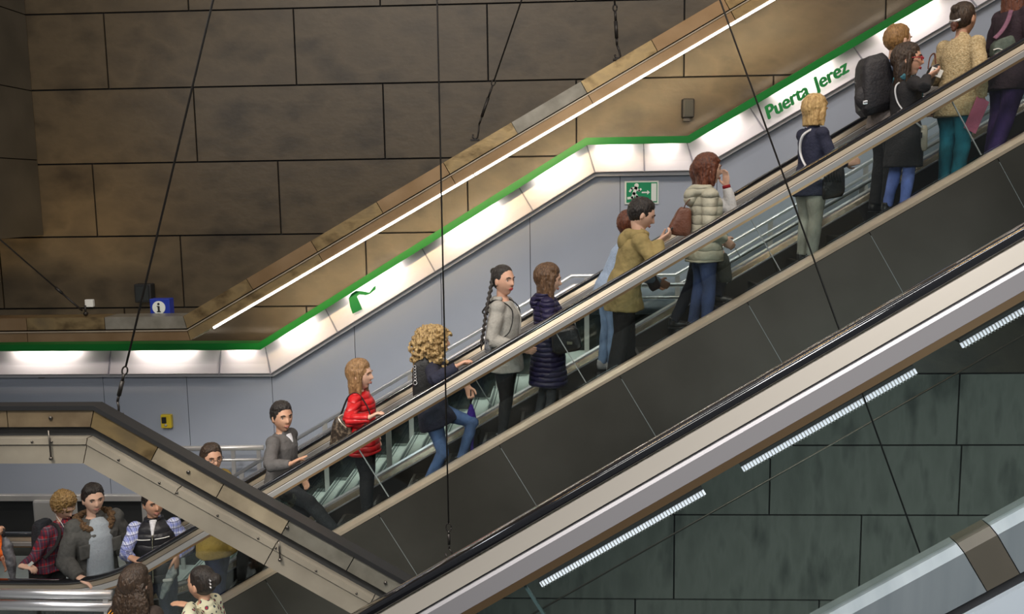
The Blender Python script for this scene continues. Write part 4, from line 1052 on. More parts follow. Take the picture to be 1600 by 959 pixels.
# --- curly haired woman
J = person('woman with big curly blond hair in a navy jacket and blue jeans holding the rail', dict(
    Y=8.88, head=(682, 534), hy=18, by=-2, hip=676, stride=1, feet=(722, 668), frow=735, skin=SK['warm'], top=cloth('navy_jacket', (.016, .018, .040)), hem=.17, puff=.030, trousers=bluejean, loose=.004,
    hair='curly', hairm=HM['curl'], armR=RH(722, 573, curl=.45), armL=dict(to=(731, 604, 9.02), hd=(.3, 0, -1), hn=(0, -1, 0), curl=1.0, sleeve=.9)))
curly = J
on, s, f, l = J['on'], J['s'], J['fwd'], J['left']
bgr = bag('shoulder_bag', 'large black shoulder bag hanging at the back of the curly haired woman', W(662, 588, 8.72), V((.15, 0, .085)), (0, .06, 0), V((-.035, 0, .17)), leather('bag_black', (.008, .008, .009), .6), taper=.5)
strap(SHOE, [W(655, 566, 8.68), on(.40, -.16)-l*.15*s, on(.515, -.04)-l*.14*s, on(.45, .10)-l*.14*s], .010, .005, bgr, name='shoulder_strap')
m = MB(); p = W(648, 573, 8.64)
for i in range(5): m.tube([p+V((.012*cos(t), 0, .016*sin(t)-.03*i)) for t in [2*pi*k/10 for k in range(11)]], .003, 6)
m.tube([p+V((.018*cos(t), 0, .022*sin(t)-.16)) for t in [2*pi*k/12 for k in range(13)]], .004, 6); m.build('ring_chain', M['chrome'], bgr)
# folded umbrella held low
hd = J['arm']['L'][2]+V((.03, -.01, -.08)); o = thing('umbrella', tuple(hd), 'folded purple umbrella hanging from the hand of the curly haired woman', 'umbrella')
pm = cloth('umbrella_purple', (.06, .02, .30)); m = MB(); m.tube([hd+V((0, 0, .05)), hd-V((0, 0, .02)), hd-V((0, 0, .12))], .009, 8); m.build('handle', BLK, o)
m = MB(); m.tube([hd-V((0, 0, q)) for q in (.10, .18, .26, .30, .42, .60, .72)], [.012, .045, .058, .040, .028, .018, .006], 12, ry=[.012, .035, .045, .03, .022, .016, .006]); soft(m.build('canopy', pm, o), .008, 1, TX_FINE, .010)

# --- braid woman
bh = cloth('hoodie_grey', (.36, .35, .32), .85)
J = person('young woman with a long dark braid in a light grey hoodie and black trousers', dict(
    Y=8.88, head=(787, 438), hy=-42, by=-12, hip=790, feet=(784, 792), frow=672, skin=SK['warm'], top=bh, hem=.14, puff=.020, trousers=blackt, loose=0,
    hair='braid', hairm=HM['black'], lips=LIPR, armR=dict(rel=(.20, -.02, -.34), hd=(1, .1, -.35), hn=(0, 1, 0), sleeve=1.05, pole=(-1, -.2, -.5)), armL=dict(rel=(.18, -.08, -.36), hd=(1, 0, -.5), hn=(0, -1, 0)), collar=0))
on, s, f, l = J['on'], J['s'], J['fwd'], J['left']
hood(J, bh, .80, drop=.01)
m = MB(); m.tube([on(.505)+V((0, 0, 0)), J['Nb']+V((.008, -.01, .02))], [.074*s, .066*s], 16); soft(m.build('shirt_collar', cloth('pink_shirt', (.55, .12, .14)), J['root']), .009, 2, TX_FINE, .01)
strap(bh, [on(.50, .085), on(.38, .165), on(.20, .15), on(.02, .165)], .010, .005, J['root'], name='zipper')
pts = [J['Hc']+J['HR'] @ V((-.125, 0, .06))]+[W(q, r, Yq) for q, r, Yq in ((769, 440, 8.86), (764, 465, 8.76), (759, 490, 8.66), (756, 515, 8.63), (752, 538, 8.62))]
m = MB(); L = len(pts)-1
for i in range(30):
    t = i/29*L; k = min(int(t), L-1); p = pts[k].lerp(pts[k+1], t-k); sg = 1 if i % 2 else -1
    m.ball(p+V((.006*sg, -.003*sg, 0)), (.024-.010*i/29, .021-.009*i/29, .024), 8, 6)
m.ball(pts[-1]-V((0, 0, .03)), (.010, .010, .035), 8, 6); soft(m.build('braid', HM['black'], J['root']), .0065, 1)
pat = noisy('woven_pattern', (.02, .025, .04), (.40, .40, .42), 34, .8, 0, (1, 1, 1.6), .2, 2, c3=(.10, .11, .14))
bgr = bag('backpack', 'small grey patterned drawstring backpack on the woman with the braid', W(765, 520, 8.84), V((.045, 0, 0)), (0, .13, 0), V((.015, 0, .19)), pat, 'backpack', taper=.65)
for sg in (-1, 1): strap(BLK, [W(763, 495, 8.86)+V((0, sg*.08, .03)), on(.42, -.16)+l*sg*.11*s, on(.525, -.03)+l*sg*.12*s, on(.44, .12)+l*sg*.12*s, on(.25, .10)+l*sg*.17*s, on(.16, -.02)+l*sg*.18*s], .009, .004, bgr, name='shoulder_strap')

# --- navy puffer woman
nv = puffer('navy_puffer', (.016, .013, .048), .45, .05, .35)
J = person('woman in a long navy puffer coat with brown hair half up looking down', dict(
    Y=8.90, head=(857, 436), hy=8, hp=10, by=4, hip=856, feet=(846, 862), frow=645, skin=SK['light'], top=nv, hem=.42, puff=.034, trousers=cloth('trousers_charcoal', (.035, .036, .040)), loose=0,
    hair='halfup', hairm=HM['brown'], armR=dict(to=(884, 498, 8.78), curl=.6, hn=(0, 1, 0)), armL=dict(to=(892, 494, 9.02), curl=.6, hn=(0, -1, 0))))
on, s, f, l = J['on'], J['s'], J['fwd'], J['left']
hood(J, nv, .95, drop=.0)
m = MB(); p = J['Hc']+J['HR'] @ V((-.125, -.02, .035)); m.ball(p, (.018, .04, .022), 10, 8); soft(m.build('hair_clip', SHOE, J['root']), .006, 1)
bk = leather('bag_black_soft', (.022, .021, .022), .3)
bgr = bag('handbag', 'black leather handbag with small gold clasp held in front of the navy coat', W(884, 531, 8.66), V((.15, 0, .03)), (0, .06, 0), V((-.02, 0, .12)), bk, taper=.85)
m = MB(); p = W(890, 536, 8.585); m.obox(p, (.026, 0, 0), (0, .006, 0), (0, 0, .013)); m.build('gold_clasp', METAL, bgr)
strap(bk, [W(866, 518, 8.66), W(868, 500, 8.70), W(882, 492, 8.76), W(896, 500, 8.70), W(900, 515, 8.66)], .008, .006, bgr, name='handle')

# --- khaki man
kh = cloth('khaki_coat', (.31, .24, .095), .8, 20)
J = person('dark haired man in a khaki hooded coat and black trousers looking down at a phone', dict(
    Y=8.86, sex='m', head=(1003, 335), hy=2, hp=22, by=3, hip=974, feet=(985, 962), frow=575, skin=SK['light'], top=kh, hem=.22, puff=.032, fold=.034, trousers=blackt, loose=.026,
    hair='short', hairm=HM['black'], armR=dict(to=(1029, 377, 8.66), hd=(.8, 0, .5), hn=(0, .5, 1), ht=(0, 1, 0), curl=.7, sleeve=1.04, pole=(-.2, -.5, -1)), armL=dict(to=(1030, 378, 8.95), hd=(.8, -.3, .5), hn=(0, -.5, 1), curl=.6)))
hood(J, kh, 1.12, drop=.01)
p = J['arm']['R'][2]+V((.09, .05, .075)); o = thing('mobile_phone', tuple(p), 'dark mobile phone held by the man in the khaki coat', 'phone')
m = MB(); m.obox(p, V((.05, 0, .055)), (0, .034, 0), V((-.004, 0, .004))); bevel(m.build('phone_body', SHOE, o), .003); m = MB(); m.obox(p+V((-.0048, 0, .0048)), V((.043, 0, .047)), (0, .029, 0), V((-.0005, 0, .0005))); m.build('screen', mat('screen_dark', (.03, .04, .05), .1), o)
# --- person hidden behind him
J = person('person in light blue jeans and pale blue shirt mostly hidden behind the khaki coat', dict(
    Y=9.33, head=(982, 352), hy=60, by=10, hip=950, feet=(948, 957), frow=580, skin=SK['tan'], top=cloth('pale_blue_shirt', (.36, .46, .62), .85), hem=.10, trousers=denim('denim_light', (.20, .31, .50)), loose=.006, shoe=SHOEW,
    hair='short', hairm=HM['auburn'], armL=dict(rel=(.34, .0, -.38)), armR=dict(rel=(.34, .06, -.36)), collar=0))
m = MB(); m.tube([J['on'](.50), J['Nb']+V((0, 0, .05))], [.085, .075], 14); soft(m.build('scarf', cloth('navy_scarf', (.02, .02, .07)), J['root']), .011, 2, TX_FINE, .014)
bgr = bag('shoulder_bag', 'dark brown bag edge showing in front of the khaki coat below the handrail', W(1018, 437, 9.25), V((.055, 0, .03)), (0, .06, 0), V((-.05, 0, .10)), leather('bag_brown_dark', (.09, .05, .04)), taper=.9)
strap(SHOEB, [W(1010, 425, 9.25), W(1000, 395, 9.22), W(992, 378, 9.20)], .008, .004, bgr, name='shoulder_strap')

# --- beige puffer woman
bp_ = puffer('beige_puffer', (.43, .42, .33), .5, .085, .3)
J = person('woman with auburn bob in a beige hooded puffer jacket and blue jeans', dict(
    Y=8.86, head=(1107, 265), hy=6, by=6, hip=1100, feet=(1090, 1104), frow=500, skin=SK['light'], top=bp_, hem=.17, puff=.030, trousers=midjean, loose=.008,
    hair='bob', hairm=HM['auburn'], armR=dict(rel=(.16, .06, -.42), hd=(.8, .5, -.6)), armL=dict(rel=(.10, 0, -.46))))
hood(J, bp_, 1.15, drop=.015)
# --- waving person behind
wc = cloth('white_coat', (.66, .66, .66), .9)
J = person('person in a white coat and black jeans behind the beige jacket raising one hand', dict(
    Y=9.30, head=(1103, 272), hy=10, by=0, hip=1097, feet=(1143, 1052), frow=505, fz=None, skin=SK['light'], top=wc, hem=.12, puff=.024, trousers=denim('denim_black', (.012, .014, .026)), loose=.010, face=0,
    hair='bob', hairm=HM['auburn'], armL=dict(to=(1134, 300, 9.30), hd=(-.05, 0, 1), hn=(-.6, .5, .1), ht=(-1, 0, 0), curl=.22, sleeve=.98, pole=(.3, 0, -1)), armR=dict(rel=(.2, .02, -.42))) if False else dict(
    Y=9.34, head=(1101, 272), hy=10, by=0, hip=1097, feet=(1128, 1056), frow=505, skin=SK['light'], top=wc, hem=.12, puff=.024, trousers=denim('denim_black', (.012, .014, .026)), loose=.010, face=0,
    hair='bob', hairm=HM['auburn'], armR=dict(to=(1135, 291, 9.14), hd=(-.05, 0, 1), hn=(-.75, -.6, .1), ht=(-1, 0, 0), curl=.22, sleeve=.98, pole=(.5, -.1, -1)), armL=dict(rel=(.2, .02, -.42))))
m = MB(); wr = J['arm']['R'][2]; el = J['arm']['R'][1]; d = (wr-el).normalized(); m.tube([wr-d*.02, wr+d*.012], .040, 14); m.build('red_cuff', cloth('red_cuff', (.35, .01, .02)), J['root'])
brn = leather('bag_brown', (.15, .05, .025), .5)
bgr = bag('shoulder_bag', 'slim brown leather shoulder bag hanging behind the beige puffer jacket', W(1065, 346, 8.80), V((.12, 0, -.02)), (0, .05, 0), V((.035, 0, .135)), brn, taper=.52, wrinkle=.016)
strap(brn, [W(1067, 331, 8.78), W(1074, 315, 8.74), J['on'](.50, -.10)-V((0, .50, 0)), J['on'](.50, .02)-V((0, .50, 0))], .007, .004, bgr, name='shoulder_strap')
bgr2 = bag('shopping_bag', 'dark olive bag hanging in front of the beige jacket below the handrail', W(1130, 418, 9.05), V((.08, 0, 0)), (0, .05, 0), V((-.02, 0, .15)), cloth('dark_olive', (.05, .055, .045)), taper=.8)

# --- blonde woman
J = person('woman with straight blonde bob in a navy quilted jacket and pale grey trousers', dict(
    Y=8.86, hs=.93, head=(1274, 172), hy=22, hp=8, by=22, hip=1266, feet=(1266, 1262), frow=405, skin=SK['light'], top=cloth('navy_quilt', (.020, .024, .055), .8, 30), hem=.17, puff=.018, trousers=denim('trousers_pale_grey', (.36, .38, .33)), loose=.016, shoe=SHOE,
    hair='bob', hairm=HM['blonde'], armR=dict(rel=(.30, .02, -.30), hd=(1, 0, .2)), armL=dict(rel=(.36, -.02, -.22), hd=(1, 0, .2))))
on, s, f, l = J['on'], J['s'], J['fwd'], J['left']
sil = mat('strap_silver', (.42, .44, .47), .4, .3)
bgr = bag('shoulder_bag', 'black fringed crossbody bag at the hip of the blonde woman', W(1301, 283, 8.72), V((.115, 0, .02)), (0, .06, 0), V((0, 0, .16)), bk, taper=.8)
strap(sil, [on(.515, -.02)-l*.06*s+V((0, 0, .01)), on(.44, -.145)-l*.02*s-V((0, .03, 0)), on(.28, -.18)-l*.04*s-V((0, .02, 0)), on(.12, -.16)-l*.13*s-V((0, .02, 0)), on(.0, -.06)-l*.23*s, W(1296, 266, 8.66)], .013, .004, bgr, up=(1, 0, 0), name='crossbody_strap')
m = MB(); 
for i in range(7): q = W(1288+i*4.2, 268, 8.63); m.tube([q, q+V((.006, -.01, -.10))], .006, 6)
m.build('fringe', BLK, bgr); strap(BLK, [on(-.1, -.10)-l*.10*s, on(-.1, .0)-l*.112*s], .004, .003, J['root'], name='pocket_seam')

# --- man with the backpack
J = person('man with short light brown hair and a black backpack looking ahead', dict(
    Y=9.24, sex='m', head=(1404, 64), hy=18, by=8, hip=1385, feet=(1378, 1384), frow=325, skin=SK['light'], top=cloth('blue_grey_shirt', (.13, .17, .26)), hem=.12, puff=.022, trousers=blackt, loose=.016,
    hair='short', hairm=HM['ginger'], armR=dict(rel=(.25, .02, -.38)), armL=dict(rel=(.30, 0, -.36))))
on, s, f, l = J['on'], J['s'], J['fwd'], J['left']
bpm = cloth('backpack_black', (.020, .019, .024), .7, 30, .6)
c_ = W(1366, 132, 9.12); o = bag('backpack', 'large black backpack with top handle and silver badge on the man ahead', c_, V((.20, .02, .06)), (0, .15, 0), V((-.045, 0, .27)), bpm, 'backpack', taper=.62, wrinkle=.012)
p = W(1352, 160, 8.96); m = MB(); m.obox(p, (.022, 0, .003), (0, .006, 0), (0, 0, .016)); bevel(m.build('silver_badge', M['chrome'], o), .004)
strap(bpm, [W(1361, 101, 9.05), W(1361, 91, 9.05), W(1369, 88, 9.05), W(1380, 92, 9.05), W(1382, 99, 9.05)], .010, .008, o, name='top_handle')
m = MB(); c2 = W(1353, 152, 9.02); m.ball(c2, (.11, .05, .12), 16, 12); soft(m.build('front_pocket', bpm, o), .010, 1, TX_FOLD, .01)
for sg in (1, -1): strap(bpm, [on(.35, -.18)+l*sg*.10, on(.525, -.05)+l*sg*.12, on(.45, .12)+l*sg*.12, on(.25, .12)+l*sg*.14], .022, .006, o, name='shoulder_strap')
m = MB(); m.tube([on(.0), on(-.13)], [.205, .215], 16, ry=[.15, .16]); m = MB()
m.tube([on(.10), on(.02), on(-.12)], [.195*s, .215*s, .225*s], 20, ry=[.145*s, .16*s, .165*s], up=l); soft(m.build('coat_hem', cloth('taupe_coat', (.28, .24, .22)), J['root']), .013, 2, TX_FOLD, .012)

# --- woman with red glasses
ck = cloth('coat_black', (.017, .017, .020), .8)
J = person('young woman with red glasses and dark coat looking back', dict(
    Y=8.84, head=(1419, 94), hy=-28, by=12, hip=1413, feet=(1398, 1408), frow=322, skin=SK['warm'], top=ck, hem=.38, puff=.020, trousers=denim('denim_bright', (.15, .23, .62)), loose=.006,
    hair='halfup', hairm=HM['dark'], lips=LIPR, armR=dict(to=(1449, 120, 8.62), hd=(.9, -.1, .45), hn=(0, .6, .8), ht=(0, 1, 0), curl=.5), armL=dict(rel=(.34, .0, -.24), hd=(1, 0, 0))))
glasses(J, mat('glasses_red', (.45, .02, .04), .3), .0042)
on, s, f, l = J['on'], J['s'], J['fwd'], J['left']
pts = [J['Nb']+V((.085*cos(t)*s, .085*sin(t)*s, .012+.018*sin(2*t))) for t in [2*pi*i/12 for i in range(13)]]
m = MB(); m.tube(pts, .034, 10); m.tube([J['Nb']+f*.10*s, on(.42, .16), on(.30, .17), on(.18, .19)], [.03, .04, .036, .026], 10)
soft(m.build('scarf', noisy('teal_scarf', (.01, .05, .08), (.06, .22, .28), 24, .8, 0, (1, 1, 1), .3, 3, c3=(.02, .03, .05)), J['root']), .010, 1, TX_FINE, .02)
crm = leather('bag_cream', (.50, .48, .40), .45)
bgr = bag('shoulder_bag', 'small cream handbag with black clasp hanging beside the bright blue jeans', W(1441, 216, 8.74), V((.045, 0, 0)), (0, .05, 0), V((0, 0, .12)), crm, taper=.75)
strap(sil, [on(.515, .0)-l*.05*s, on(.44, -.13)-l*.03*s-V((0, .03, 0)), on(.28, -.14)-l*.07*s-V((0, .03, 0)), on(.14, -.08)-l*.16*s-V((0, .02, 0)), on(.02, .05)-l*.20*s, W(1440, 198, 8.68)], .009, .004, bgr, up=(1, 0, 0), name='crossbody_strap')
m = MB(); p = W(1439, 211, 8.67); m.obox(p, (.010, 0, 0), (0, .006, 0), (0, 0, .026)); m.build('clasp', BLK, bgr)
m = MB(); m.ball(J['Hc']+J['HR'] @ V((.0, -.088, -.035)), .007, 8, 6); m.build('earring', mat('pearl', (.8, .8, .78), .2), J['root'])

# --- tan jacket woman
tn = noisy('tan_boucle', (.38, .28, .14), (.62, .50, .30), 55, .9, 0, (1, 1, 1), .8, 3, bscale=80)
J = person('woman in a textured tan jacket and teal trousers with dark tied hair', dict(
    Y=8.84, head=(1506, 30), hy=32, by=32, hip=1494, feet=(1492, 1486), frow=272, skin=SK['tan'], top=tn, hem=.20, puff=.026, wide=1.06, trousers=denim('teal_trousers', (.012, .18, .25)), loose=.016, face=0,
    hair='braid', hairm=HM['dark'], armR=dict(to=(1534, 152, 8.66), hd=(.1, 0, -1), hn=(-.3, 1, 0), ht=(1, 0, 0), curl=.75), armL=dict(rel=(.25, 0, -.30))))
on, s, f, l = J['on'], J['s'], J['fwd'], J['left']
m = MB(); hcp = J['Hc']; HRx = J['HR']; m.tube([hcp+HRx @ V(q) for q in ((-.10, .0, -.02), (-.125, .01, -.07), (-.14, .0, -.12))], [.04, .035, .014], 10); soft(m.build('hair_tail', HM['auburn'], J['root']), .009, 1, TX_HAIR, .012)
m = MB(); m.tube([hcp+HRx @ V(q) for q in ((-.128, .05, -.02), (-.138, 0, -.03), (-.122, -.055, -.02))], .013, 8); m.build('hair_clip', M['chrome'], J['root'])
p = J['arm']['R'][2]+V((-.02, -.02, -.13)); o = thing('folder', tuple(p), 'pink paper folder held down beside the teal trousers', 'folder')
m = MB(); m.obox(p+V((-.03, 0, -.03)), V((.055, .0, -.03)), (0, .004, 0), V((.055, 0, .145))); bevel(m.build('cover', cloth('pink_folder', (.55, .16, .26), .95), o), .002)
# phone held by a hand just behind the rail
J2p = W(1463, 113, 8.62)
o = thing('mobile_phone', tuple(J2p), 'pale mobile phone held just above the rail behind the tan jacket', 'phone')
m = MB(); m.obox(J2p, V((.052, 0, -.020)), (0, .005, 0), V((.014, 0, .034))); bevel(m.build('phone_body', M['white'], o), .004); m = MB(); m.obox(J2p+V((-.008, -.0065, .004)), V((.022, 0, -.009)), (0, .001, 0), V((.007, 0, .020))); m.build('screen', mat('screen_teal', (.06, .14, .14), .2), o)
# the person whose hand it is, hidden between them
J = person('person hidden between the young woman and the tan jacket holding up a phone', dict(
    Y=9.30, head=(1462, 82), Yh=9.30, H=1.55, hy=20, by=20, hip=1462, feet=(1462, 1452), frow=300, skin=SK['tan'], top=cloth('beige_knit', (.45, .34, .26), .85), hem=.15, trousers=blackt, face=0,
    hair='bob', hairm=HM['dark'], armR=dict(to=(1452, 119, 8.70), hd=(.9, -.2, .35), hn=(0, 0, 1), ht=(0, -1, 0), curl=.3))) if False else None
bgr = bag('shoulder_bag', 'dark shoulder bag with looped handle pressed against the left side of the tan jacket', W(1452, 122, 8.84), V((.06, 0, .03)), (0, .07, 0), V((.045, 0, .12)), bk, taper=.6)
strap(brn, [W(1450, 108, 8.80), W(1453, 90, 8.80), W(1460, 84, 8.80), W(1462, 100, 8.80)], .009, .005, bgr, name='handle')

# --- far right woman
J = person('woman with very long dark brown hair at the right edge in purple trousers', dict(
    Y=8.90, head=(1590, -18), hy=30, by=20, hip=1578, feet=(1565, 1545), frow=220, skin=SK['tan'], top=cloth('plum_black_coat', (.03, .015, .025)), hem=.22, puff=.026, trousers=denim('purple_trousers', (.055, .025, .13)), loose=.02, face=0,
    hair='verylong', hairm=HM['auburn'], armR=dict(rel=(.15, -.02, -.45)), armL=dict(rel=(.2, 0, -.42))))
bgr = bag('shoulder_bag', 'crumpled grey green bag with pale trim by the long haired woman at the right edge', W(1566, 72, 8.70), V((.11, 0, .045)), (0, .06, 0), V((-.01, 0, .07)), cloth('grey_green', (.10, .13, .11)), taper=.8, wrinkle=.03)
strap(mat('trim_pale', (.7, .7, .66), .5), [W(1552, 78, 8.63), W(1560, 76, 8.63), W(1568, 78, 8.63), W(1578, 74, 8.63)], .006, .004, bgr, name='pale_trim')
strap(cloth('floral', (.22, .10, .16)), [W(1554, 60, 8.66), W(1564, 50, 8.68), W(1574, 34, 8.72), W(1580, 16, 8.74)], .020, .006, bgr, name='shoulder_strap')

# --- man in grey jacket, hand on the rail, one knee raised
gj = cloth('grey_jacket', (.105, .10, .10), .8, 24)
J = person('dark haired man in a grey jacket turning to look, palm on the rail', dict(
    Y=8.86, sex='m', head=(441, 651), hy=-48, by=-14, hip=436, stride=1, feet=(455, 533), frow=830, skin=SK['tan'], top=gj, hem=.10, puff=.028, trousers=cloth('trousers_dark_grey', (.035, .037, .042)), loose=.022,
    hair='short', hairm=HM['black'], armR=RH(462, 716, curl=.12), armL=dict(rel=(.12, -.02, -.46))))
on, s, f, l = J['on'], J['s'], J['fwd'], J['left']
m = MB(); m.tube([on(.40, .135), on(.46, .11), on(.515, .075)], [.012, .030, .045], 12, ry=[.010, .016, .02], up=l); soft(m.build('white_shirt', cloth('white_shirt', (.72, .72, .76), .95), J['root']), .008, 1)
m = MB(); pts = [J['Nb']+f*(.085*cos(t))*s+l*(.085*sin(t))*s+V((0, 0, -.015-.035*max(0, cos(t)))) for t in [.35+(2*pi-.7)*i/14 for i in range(15)]]; m.tube(pts, [.014]+[.022]*13+[.014], 8); soft(m.build('jacket_collar', gj, J['root']), .009, 1, TX_FINE, .006)

# --- man in glasses behind the trough
km = cloth('mustard_coat', (.40, .27, .06), .85)
J = person('man in thin glasses and a mustard jacket half hidden by the sloping trough', dict(
    Y=9.02, sex='m', head=(331, 716), hy=-50, by=-15, hip=338, feet=(330, 352), frow=945, skin=SK['tan'], top=km, hem=.26, puff=.030, fat=1.12, trousers=denim('denim_navy', (.022, .032, .12)), loose=.03,
    hair='short', hairm=HM['dark'], armR=dict(rel=(.22, 0, -.40)), armL=dict(rel=(.25, 0, -.38))))
glasses(J, mat('glasses_dark', (.03, .03, .03), .3, .5))
bgr = bag('shoulder_bag', 'black bag at the hip of the man in the mustard jacket', W(383, 880, 8.9), V((.09, 0, .02)), (0, .06, 0), V((0, 0, .17)), bk, taper=.85)

# --- man in the puffer vest
J = person('man in a black quilted vest over a blue and white checked shirt', dict(
    Y=8.94, sex='m', head=(240, 786), hy=-50, by=-72, hip=246, feet=(262, 232), frow=1050, fz=(0, 0), skin=SK['tan'], top=plaid('blue_check', (.62, .66, .80), (.10, .14, .48), (.03, .04, .16), 15), hem=.04, puff=.018, fold=.012, trousers=darkjean, loose=.02,
    hair='short', hairm=HM['black'], armR=RH(212, 868, curl=.5, hd=(.8, -.1, -.25)), armL=dict(to=(276, 868, 8.80), hd=(.0, -.1, -1), hn=(-1, 0, 0), ht=(0, -1, 0), curl=.5)))
on, s, f, l = J['on'], J['s'], J['fwd'], J['left']
m = MB(); m.tube([on(q) for q in (-.06, .02, .15, .28, .40, .47, .505)], [q*s for q in (.222, .225, .205, .215, .205, .165, .10)], 22, ry=[q*s for q in (.175, .178, .165, .168, .160, .125, .095)], up=l)
m.tube([on(.49), on(.555)], [.092*s, .090*s], 16); soft(m.build('vest', puffer('black_quilt', (.016, .016, .020), .45, .11, .4), J['root']), .0125, 2, TX_FOLD, .018)
m = MB(); m.tube([on(.42, .158), on(.50, .115), on(.55, .085)], [.012, .028, .042], 10, ry=[.012, .016, .02], up=l); soft(m.build('undershirt', cloth('white_tee', (.72, .72, .76)), J['root']), .008, 1)
strap(METAL, [on(.43, .166), on(.30, .186), on(.10, .192), on(-.04, .19)], .005, .004, J['root'], name='zipper')
for sg in (1, -1): strap(M['white'], [on(.385, .165)+l*sg*.02*s, on(.385, .155)+l*sg*.09*s, on(.385, .125)+l*sg*.15*s], .005, .004, J['root'], name='reflective_piping')
J3 = J
m = MB(); hh = J['arm']['L'][2]; o = thing('umbrella', (hh.x, hh.y, hh.z-.4), 'folded clear and grey umbrella hanging from the hand of the man in the vest', 'umbrella')
a_ = hh+V((.0, -.02, -.07)); b_ = W(252, 935, 8.7)
m.tube([a_, a_.lerp(b_, .25), a_.lerp(b_, .7), b_], [.010, .05, .045, .02], 12); soft(m.build('canopy', noisy('clear_plastic', (.20, .24, .25), (.42, .47, .48), 18, .25), o), .008, 1, TX_FINE, .016)
m = MB(); m.tube([a_+V((0, 0, .05)), a_], .009, 8); m.build('handle', M['white'], o)
m = MB(); q = W(262, 906, 8.62); m.obox(q, (.05, 0, .004), (0, .012, 0), (-.001, 0, .012)); bevel(m.build('closing_band', M['white'], o), .006)

# --- parka man
pk = cloth('parka_grey', (.075, .075, .070), .7, 22)
J = person('smiling dark haired man in an open grey parka with brown fur collar', dict(
    Y=8.84, sex='m', head=(146, 779), hy=-48, hp=4, by=-42, hip=152, feet=(172, 150), frow=1050, fz=(0, 0), skin=SK['light'], top=pk, hem=.20, puff=.040, fold=.03, trousers=cloth('trousers_navy_dark', (.015, .017, .03)), loose=.02,
    hair='short', hairm=HM['black'], armR=RH(130, 886, curl=.35, hd=(.9, -.2, -.30)), armL=dict(rel=(.20, .06, -.44))))
on, s, f, l = J['on'], J['s'], J['fwd'], J['left']
m = MB(); m.tube([on(q, w) for q, w in ((-.08, .150), (.05, .135), (.20, .135), (.36, .125), (.46, .095), (.51, .060))], [q*s for q in (.135, .125, .118, .118, .100, .060)], 16, ry=[.060*s]*6, up=l); soft(m.build('tee_shirt', cloth('tee_grey', (.32, .36, .40), .9), J['root']), .011, 2, TX_FOLD, .006)
m = MB(); rn = random.Random(3)
for i in range(110):
    t = .5+(2*pi-1.0)*i/109; p = J['Nb']+f*(.140*cos(t))*s+l*(.145*sin(t))*s+V((rn.uniform(-.015, .015), rn.uniform(-.015, .015), .01-.10*max(0, cos(t))**1+rn.uniform(-.02, .02))); m.ball(p, .034, 7, 5)
soft(m.build('fur_collar', noisy('fur_brown', (.06, .032, .015), (.26, .15, .07), 60, .9, 0, (1, 1, 1), .8, 4), J['root']), .008, 0, TX_CURL, .03)
for sg in (1, -1):
    m = MB(); c_ = on(.26, .15)+l*sg*.135*s; m.obox(c_, l*.055*s, f*.012, V((0, 0, .065*s))); bevel(soft(m.build('chest_pocket', pk, J['root']), .009, 1), .01)

# --- plaid young man
J = person('young man with sandy hair and earphones in a red checked shirt', dict(
    Y=9.22, sex='m', head=(100, 790), hy=-22, hp=32, by=-20, hip=78, feet=(92, 72), frow=1050, fz=(0, 0), skin=SK['light'], top=plaid('red_check', (.36, .012, .02), (.010, .014, .04), (.015, .03, .05), 9, (.14, .17, .2)), hem=.06, puff=.022, trousers=blackt, loose=.02,
    hair='messy', hairm=HM['sandy'], armR=dict(to=(34, 884, 8.74), hd=(1, -.1, -.1), hn=(0, 0, -1), ht=(0, 1, 0), curl=.6, pole=(-.5, -.3, -1)), armL=dict(rel=(.30, -.02, -.34))))
on, s, f, l = J['on'], J['s'], J['fwd'], J['left']
m = MB(); m.tube([on(q, w) for q, w in ((.0, .13), (.20, .125), (.36, .115), (.47, .085))], [q*s for q in (.05, .05, .05, .05)], 14, ry=[.035*s]*4, up=l); soft(m.build('tee_shirt', BLK, J['root']), .011, 2)
strap(M['white'], [J['Hc']+J['HR'] @ V((.0, -.088, -.02)), J['Hc']+J['HR'] @ V((.02, -.08, -.09)), J['Nb']-l*.07+f*.07, on(.38, .15)-l*.03, on(.15, .17)-l*.05], .0035, .003, J['root'], name='earphone_cable')
c_ = on(.30, -.20); o = bag('backpack', 'dark backpack on the back of the young man in the red checked shirt', c_, -l*.13, f*.07, V((0, 0, .19)), cloth('backpack_dark', (.02, .024, .032)), 'backpack', taper=.75)
for sg in (1, -1): strap(BLK, [on(.40, -.16)+l*sg*.10*s, on(.53, -.04)+l*sg*.12*s, on(.46, .10)+l*sg*.12*s, on(.30, .15)+l*sg*.14*s, on(.15, .10)+l*sg*.18*s], .020, .006, o, name='shoulder_strap')
p = J['arm']['R'][2]+V((.11, -.02, .03)); o = thing('paper_ticket', tuple(p), 'small pale ticket in the hand of the young man in the red checked shirt', 'ticket')
m = MB(); m.obox(p, V((.026, 0, .022)), (0, .0012, 0), V((-.010, 0, .012))); m.build('ticket', M['sign_white'], o)

